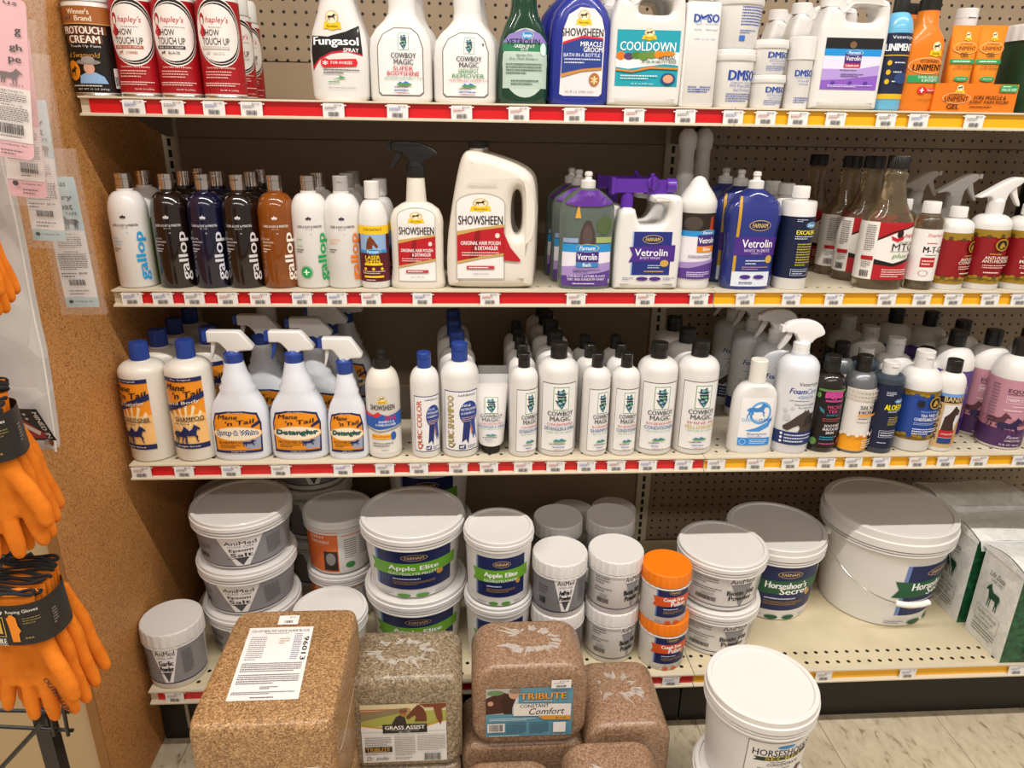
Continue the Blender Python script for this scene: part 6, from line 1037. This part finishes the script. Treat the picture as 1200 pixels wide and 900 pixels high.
bluel = [('r', -1, 0, 1, 1, 'b8c8cc'), ('r', -1, .08, 1, .60, 'e6deda'), ('e', -.3, .935, .32, .03, '1b2630'), ('t', 'us', .25, .945, .4, .03, '1b2630', 'b'), ('t', 'Dry', .1, .845, 1.1, .05, '1b1b22', 'B'), ('t', 'Coat', .0, .785, 1.2, .05, '1b1b22', 'B'), ('t', 'TAPE', .45, .73, .7, .022, '1b1b22', 'b'), HS(STAND, .25, .665, 1.1, .1, '4a4a50', flip=True), ('t', '# 22510', -.2, .62, .6, .014, '3a3a3a'),
         ('t', 'DIRECTIONS TO', 0, .575, 1, .013, '3a3a3a', 'b'), ('l', -.7, .47, .7, .56, 6, '5a5050'), ('t', 'HOW TO USE', 0, .44, .8, .013, '3a3a3a', 'b'), ('l', -.85, .30, .85, .43, 9, '5a5050'), ('t', '$4.99', .45, .272, .5, .02, '1b1b22', 'B'), ('l', -.85, .24, .1, .285, 2, '5a5050'), ('B', -.5, .18, .5, .225), ('l', -.6, .1, .6, .15, 2, '8a8080'), ('t', 'Company, Inc.', .2, .05, 1.1, .018, '2a3036', 'b'), ('e', -.6, .05, .14, .014, '1b2630')]
pack((-3, -5), (10, 184), 58, -.93, 'pink long tape card nearest in the hanging row', pinkl)
pack((10, 40), (34, 231), 42, -.89, 'pink and white card mostly hidden behind the nearest pink card', pinkl, (.2, .1))
pack((33, 116), (59, 282), 37, -.84, 'pale blue dry coat card, upper one of the two blue', bluel, (.28, .3), 'b8c8cc')
pack((66, 207), (98, 360), 37, -.79, 'pale blue dry coat card, lowest and furthest right', bluel, (.2, .2), 'b8c8cc')
hk = root('peg_hook', (0, 0, 0), 'thin metal peg hooks that carry the hanging tape packs', 'hook')
MB().tube([(-.12, -.712, 1.53), (-.12, -.93, 1.53), (-.12, -.945, 1.54)], .0025).build('hook_wire', mat('8f8a84', .3, metal=1), hk)
MB().tube([(-.03, -.712, 1.36), (-.03, -.84, 1.36), (-.03, -.85, 1.37)], .0025).build('hook_wire', mat('8f8a84', .3, metal=1), hk)
# white poly sack card
sk = root('mineral_sack', (0, 0, 0), 'grey white poly sack with grommet and flag patch at the left', 'sack')
Ys = -.86; pts = [(-40, 120), (-2, 160), (6, 200), (16, 240), (28, 300), (36, 345), (43, 380), (50, 410), (55, 440), (60, 475), (64, 505), (66.5, 528), (34, 527), (-40, 521)]
P3 = [W(x, y, Ys) for x, y in pts]; n = len(P3); cen = W(10, 380, Ys)
mb = MB(); sackm = grain_mat('woven_poly', ['b8b0aa', 'c2bab4', 'cac3bd'], 14, .25, .35, coat=.3, big=12)
def ring(f, dy): return [tuple(cen+(p-cen)*f+Vector((0, dy, 0))) for p in P3]
rings = [ring(.985, -.004), ring(.95, -.010), ring(.8, -.014), ring(.5, -.017)]
vv = sum(rings, [])+[tuple(cen+Vector((0, -.018, 0)))]; ff = []
for k in range(3):
    for i in range(n): j = (i+1) % n; ff.append((k*n+i, (k+1)*n+i, (k+1)*n+j, k*n+j))
for i in range(n): ff.append((3*n+i, 4*n, 3*n+(i+1) % n))
mb.add(vv, ff); bk = ring(.985, .012); mb.add(ring(.985, -.004)+bk, [(i, (i+1) % n, n+(i+1) % n, n+i) for i in range(n)]+[tuple(range(n, 2*n))]); mb.build('sack_body', sackm, sk, 60)
MB().tube([tuple(p+Vector((0, -.003, 0))) for p in P3[1:12]], .0016).build('edge_seam', mat('e2dcd6', .4), sk)
pc_ = W(43, 495, Ys-.016); Fp = Flat(pc_+Vector((0, -.008, 0)), (1, .0, -.03), (-.12, -.34, 1)); k_ = (W(56, 495, Ys)-pc_).length; 
label(sk, Fp, [('r', -1, -1.65, 1, 1.65, '17120f'), ('p', [(-1, -1.4), (-.9, 1.1), (.45, -.9), (.4, -1.4)], 'a8202c'), ('p', [(-1, .0), (-1, .6), (.25, -.7), (-.0, -1.1)], 'e4dcd8'), ('p', [(-1, .9), (-1, 1.1), (-.6, .6), (-.7, .4)], 'e4dcd8')]+HS(STAR, -.55, 1.25, .35, .35, 'f0ece8')+HS(STAR, -.15, 1.1, .35, .35, 'f0ece8')+HS(STAR, -.15, .65, .35, .35, 'f0ece8')+[('t', 'MINED IN', .68, .0, .34, 2.7, 'f0ece8', 'Bd')], k_, k_, curved=False, name='flag_patch')
g_ = MB().lathe([(.0035, 0), (.0062, .0), (.0066, .0012), (.0035, .002)], 24).build('grommet', mat('a8a098', .25, metal=1), sk); gp = W(58, 519, Ys-.02); g_.matrix_local = Matrix.Translation(gp) @ Matrix.Rotation(pi/2, 4, 'X')

# gloves
knit = bpy.data.materials.new('orange_knit'); knit.use_nodes = True; ns, lk, b = nodes(knit)
tc = N(ns, 'ShaderNodeTexCoord'); wv = N(ns, 'ShaderNodeTexWave'); wv.inputs['Scale'].default_value = 260; wv.inputs['Distortion'].default_value = 1.5; wv.bands_direction = 'Z'; lk.new(tc.outputs['Object'], wv.inputs['Vector'])
wv2 = N(ns, 'ShaderNodeTexWave'); wv2.inputs['Scale'].default_value = 200; wv2.inputs['Distortion'].default_value = .8; wv2.bands_direction = 'X'; lk.new(tc.outputs['Object'], wv2.inputs['Vector'])
mth = N(ns, 'ShaderNodeMath', operation='ADD'); lk.new(wv.outputs[1], mth.inputs[0]); lk.new(wv2.outputs[1], mth.inputs[1])
bp = N(ns, 'ShaderNodeBump'); bp.inputs['Strength'].default_value = .4; bp.inputs['Distance'].default_value = .0008; lk.new(mth.outputs[0], bp.inputs['Height']); lk.new(bp.outputs[0], b.inputs['Normal'])
kr = N(ns, 'ShaderNodeValToRGB'); kr.color_ramp.elements[0].color = lin('bc570e'); kr.color_ramp.elements[1].color = lin('ee8526'); kr.color_ramp.elements[1].position = .9
kn = N(ns, 'ShaderNodeTexNoise'); kn.inputs['Scale'].default_value = 45; kn.inputs['Detail'].default_value = 5; lk.new(tc.outputs['Object'], kn.inputs['Vector'])
ka = N(ns, 'ShaderNodeMath', operation='MULTIPLY_ADD'); lk.new(mth.outputs[0], ka.inputs[0]); ka.inputs[1].default_value = .22; lk.new(kn.outputs[0], ka.inputs[2]); lk.new(ka.outputs[0], kr.inputs[0]); lk.new(kr.outputs[0], b.inputs['Base Color'])
b.inputs['Roughness'].default_value = .95; b.inputs['Specular IOR Level'].default_value = .15
hem = mat('1d1a1a', .9)
# fingers: (base x, base z, tip x, tip z, radius)
FING = [(-.036, -.115, -.060, -.178, .0105), (-.013, -.125, -.020, -.198, .0115), (.011, -.125, .014, -.200, .0115), (.033, -.112, .050, -.186, .0115)]
def glove_mesh(spread=1.0, thumb=1):
    mb = MB()
    for i in range(6):
        x = -.036+.0144*i; mb.tube([(x*.72, 0, 0), (x*.8, 0, -.03), (x, 0, -.07), (x, 0, -.125)], [.011, .0125, .0135, .0125], 12)
    for bx_, bz, tx, tz_, r_ in FING:
        tx = bx_+(tx-bx_)*spread; p = [Vector((bx_, 0, bz+.03)).lerp(Vector((tx, -.004, tz_)), t) for t in (0, .25, .5, .75, .93, 1.0)]; mb.tube(p, [r_, r_*1.05, r_*1.08, r_*1.05, r_*.85, r_*.35], 12)
    p = [Vector((.030, -.004, -.05)), Vector((.048, -.012, -.085)), Vector((.060, -.016, -.12)), Vector((.062, -.017, -.142)), Vector((.062, -.017, -.150))]
    if thumb: mb.tube(p, [.014, .0145, .0135, .011, .004], 12)
    return mb
GM = {}
def glove(parent, x, y, z, rot, key, sx=1):
    if key not in GM:
        o = glove_mesh(*key).build('glove', knit, parent, 180)
        md = o.modifiers.new('remesh', 'REMESH'); md.mode = 'VOXEL'; md.voxel_size = .003; md.use_smooth_shade = True
        m2 = o.modifiers.new('smooth', 'SMOOTH'); m2.factor = .6; m2.iterations = 6; GM[key] = o
    else:
        o = GM[key].copy(); COL.objects.link(o); o.parent = parent
    o.location = (x, y, z); o.rotation_euler = (rot[0], rot[1], rot[2]); o.scale = (sx, .8, 1)
    return o
def bundle(px, py, y, sc_, desc, rz=0, full=True, n=4, seed=1, tilt=0):
    rn = random.Random(seed); c = W(px, py, y)
    r = root('glove_bundle', c, desc, 'gloves', 'bundles of orange knit gloves', rz); r.scale = (sc_,)*3; r.rotation_euler = (0, tilt, rz)
    glove(r, 0, -.02, 0, (0, -.02, 0), (1.0, 1))
    offs = [(.004, .004, -.002, -.04), (.006, .020, .010, -.08), (-.010, .014, -.004, .08), (.004, .036, .016, -.12), (-.006, .034, .010, .12)]
    for i in range(n): ox, oy, oz, a_ = offs[i]; glove(r, ox, oy, oz, (0, a_, .1*i), (.7, 0) if i % 2 else (.9, 0), 1)
    # cuffs above the band: stacked flattened hems
    for k in range(7):
        yy = -.03+.011*k; zz = .052+.004*k+rn.uniform(-.003, .003); ww = .047-.002*abs(k-3); sg = .004*rn.uniform(-1, 1)
        q = [(ww*cos(t), yy+.0045*sin(t), zz+sg*cos(t)+.003*sin(3*t+k)) for t in [2*pi*i/20 for i in range(21)]]
        MB().tube(q, .0028, 6).build('cuff_hem', hem, r)
    mb = MB()
    for k in range(7):
        yy = -.03+.011*k; ww = .045-.002*abs(k-3); mb.loft([(0, ww*.9, .006, 2.5, 0, yy), (.03, ww*.94, .006, 2.5, 0, yy), (.05+.004*k, ww, .005, 2.5, 0, yy)], 24)
    mb.build('cuff', knit, r, 60)
    secs = [(-.028, .056, .046, 2.6, 0, .0), (0, .0545, .0455, 2.6, 0, .0), (.044, .052, .045, 2.6, 0, .0)]
    bd = MB().loft(secs, 56, cap=False).build('paper_band', mat('26221f', .45), r, 60)
    label(bd, Surf(secs), [('t', 'FLEX GRIP', -.35, .82, .55, .09, 'f0ece6', 'B'), ('t', 'Roping Gloves', .42, .83, .8, .1, 'e8e0d6', 'b'), ('b', -.62, .22, -.1, .72, 'd8b04a', .0012), ('t', 'N', -.36, .47, .32, .34, 'd8b04a', 'B'), ('t', 'NOBLE', -.36, .12, .46, .12, 'f0ece6', 'B'), ('t', 'OUTFITTERS', -.36, .02, .5, .05, 'e8e0d6'), ('p', [(.05, .1), (.03, .5), (.0, .7), (.06, .72), (.1, .78), (.16, .78), (.2, .76), (.26, .7), (.27, .5), (.33, .38), (.26, .3), (.25, .1)], 'f08a1c'),
        ('l', .42, .52, .85, .7, 3, '8a7a4a'), ('l', .4, .14, .85, .24, 1, '8a7a4a'), ('l', 1.15, .3, 1.3, .7, 6, '8a8580')], .054, .072, v0=-.028, name='print', base=.0006)
    if full:
        pf = [('t', 'OUTFITTERS', 0, 0, 1, .15, '1b1612', 'Bd')]
        a0, a1 = Vector((.024, 0, -.10)), Vector((.052, 0, -.178)); up = (a0-a1).normalized(); rt = Vector((-up.z, 0, up.x))*-1
        cc = (a0+a1)/2+Vector((0, -.0335, 0)); L = (a0-a1).length
        label(r, Flat(cc, (up.z, 0, -up.x), up), [('t', 'OUTFITTERS', 0, 0, .0085, L*.92, '1b1612', 'Bd')], 1, 1, curved=False, name='finger_print', base=.0)
    return r
bundle(33, 716, -1.0, .86, 'lowest bundle of orange knit gloves with black paper band', rz=-.05, n=4, seed=2)
bundle(-23, 512, -1.0, .84, 'middle bundle of orange knit gloves, half cut by the frame', rz=.35, full=False, n=5, seed=4, tilt=.0)
bundle(-70, 244, -1.0, .66, 'highest bundle of orange gloves, only fingertips in frame', rz=.3, full=False, n=4, seed=6)
# black wire rack
rk = root('glove_rack', (0, 0, 0), 'black square post display rack with wire hooks', 'display rack')
bm_ = mat('1a1918', .35, coat=.2); Yr = -.90
b0 = W(68, 900, Yr); pw = .0115
MB().box(b0.x-pw, Yr-pw, 0, b0.x+pw, Yr+pw, 1.55).build('post', bm_, rk, 0)
def wire(pts, r=.003, name='wire'): return MB().tube([tuple(W(x, y, q)) for x, y, q in pts], r).build(name, bm_, rk)
for dy, yy in ((0, Yr-.012),):
    wire([(-30, 832, yy), (82, 834, yy)]); wire([(-30, 850, yy), (86, 856, yy)]); wire([(74, 828, yy-.005), (80, 862, yy-.005)]); wire([(60, 840, yy-.005), (64, 862, yy-.005)]); wire([(-40, 945, yy-.02), (50, 847, yy-.02)], .004)
    wire([(-30, 651, yy), (44, 656, yy)]); wire([(-30, 662, yy), (46, 663, yy)]); wire([(24, 656, yy-.01), (36, 649, yy-.01), (40, 655, yy-.01), (45, 685, yy-.01)]); wire([(-30, 690, yy-.03), (8, 668, yy-.04), (22, 659, yy-.02)], .004)
    wire([(-30, 446, yy), (2, 453, yy)]); MB().lathe([(.001, 0), (.006, .002), (.006, .008), (.001, .01)], 12).build('wire_end', bm_, rk).location = W(3, 453, yy)
for x_, y_ in ((60, 700),): pass

# ================================================================== PRICE TAGS in the channels
PX = [[157, 203, 251, 295, 391, 466, 541, 608, 673, 743, 803, 859, 897, 935, 979, 1038, 1076, 1141],
      [155, 191, 228, 267, 305, 354, 395, 435, 495, 574, 675, 756, 819, 873, 927, 977, 1039, 1080, 1117, 1160, 1195],
      [163.5, 216, 271, 329, 402, 451, 491, 537, 573, 613, 651, 687, 722, 759, 801, 839, 885, 926, 968, 1000, 1032.5, 1075, 1108, 1147, 1196],
      [205, 730, 786, 965, 1063.5, 1191]]
tagm = mat('e8e5e2', .4); protos = []
for s_, pr in enumerate(('$13.99', '$12.99', '$19.99', '$11.74', '$24.99', '$8.99')):
    r = bpy.data.objects.new('price_tag', None); COL.objects.link(r); r.empty_display_size = .01
    w2, h2 = .0195, .0262
    pts = rrect(2*w2, h2, .003, 2); n = len(pts)
    vs = [(a, -.0004-.0016*(1-(2*b/h2-1)**2), b-h2/2) for a, b in pts]; MB().add(vs+[(a, .0004, b-h2/2) for a, b in pts], [tuple(range(n)), tuple(range(n, 2*n))[::-1]]+[(i, n+i, n+(i+1) % n, (i+1) % n) for i in range(n)]).build('card', tagm, r, 0)
    label(r, Flat((0, -.0022, -h2/2), (1, 0, 0), (0, 0, 1)), [('t', pr, .42, .84, .7, .14, '2a2a2a', 'b'), ('l', -.8, .55, .3, .78, 3, ('3a5ab0', 'b04a3a', '5a5a5a')[s_ % 3]), ('B', -.5, .12, .5, .42, '3a3a3a')], w2, h2, curved=False, base=.0001, step=.00003, name='print')
    MB().box(-w2-.0035, .0004, .0085, w2+.0035, .0012, .0105).build('clip', mat('efe9e6', .3), r, 0)
    protos.append(r)
used_p = set(); seen = {}
words = ['top', 'second', 'third', 'bottom']
for k in range(4):
    for px in PX[k]:
        yq = -D[k]+.0015; zc_ = Z[k]-.0175; x = solve_x(px, yq, zc_); i = random.randrange(6)
        x = max(x, .0285) if k < 3 else x
        bay = 'red' if x < S else 'yellow'
        c = [q for q in ITEMS if q[0] == k and len(q[2].split()) <= 5]; c.sort(key=lambda q: abs(q[1]-x)); nm = c[0][2]
        key = (k, nm); seen[key] = seen.get(key, 0)+1
        side = '' if seen[key] == 1 else (', next tag right', ', third tag right', ', fourth tag right')[seen[key]-2]
        lb = 'price tag in the %s strip under the %s%s' % (bay, nm, side)
        g_ = 'price tags on the %s shelf' % words[k]
        if i not in used_p: r = protos[i]; used_p.add(i); r.location = (x, yq, zc_); setp(r, lb, 'price tag', g_)
        else: r = copy_tree(protos[i], (x, yq, zc_), lb); r['group'] = g_; r['category'] = 'price tag'
        r.rotation_euler = (0, random.uniform(-.03, .03), 0)
for i, p in enumerate(protos):
    if i not in used_p:
        for ch in list(p.children): bpy.data.objects.remove(ch)
        bpy.data.objects.remove(p)
print('objects', len(bpy.data.objects), 'tris', sum(len(m.polygons) for m in bpy.data.meshes))
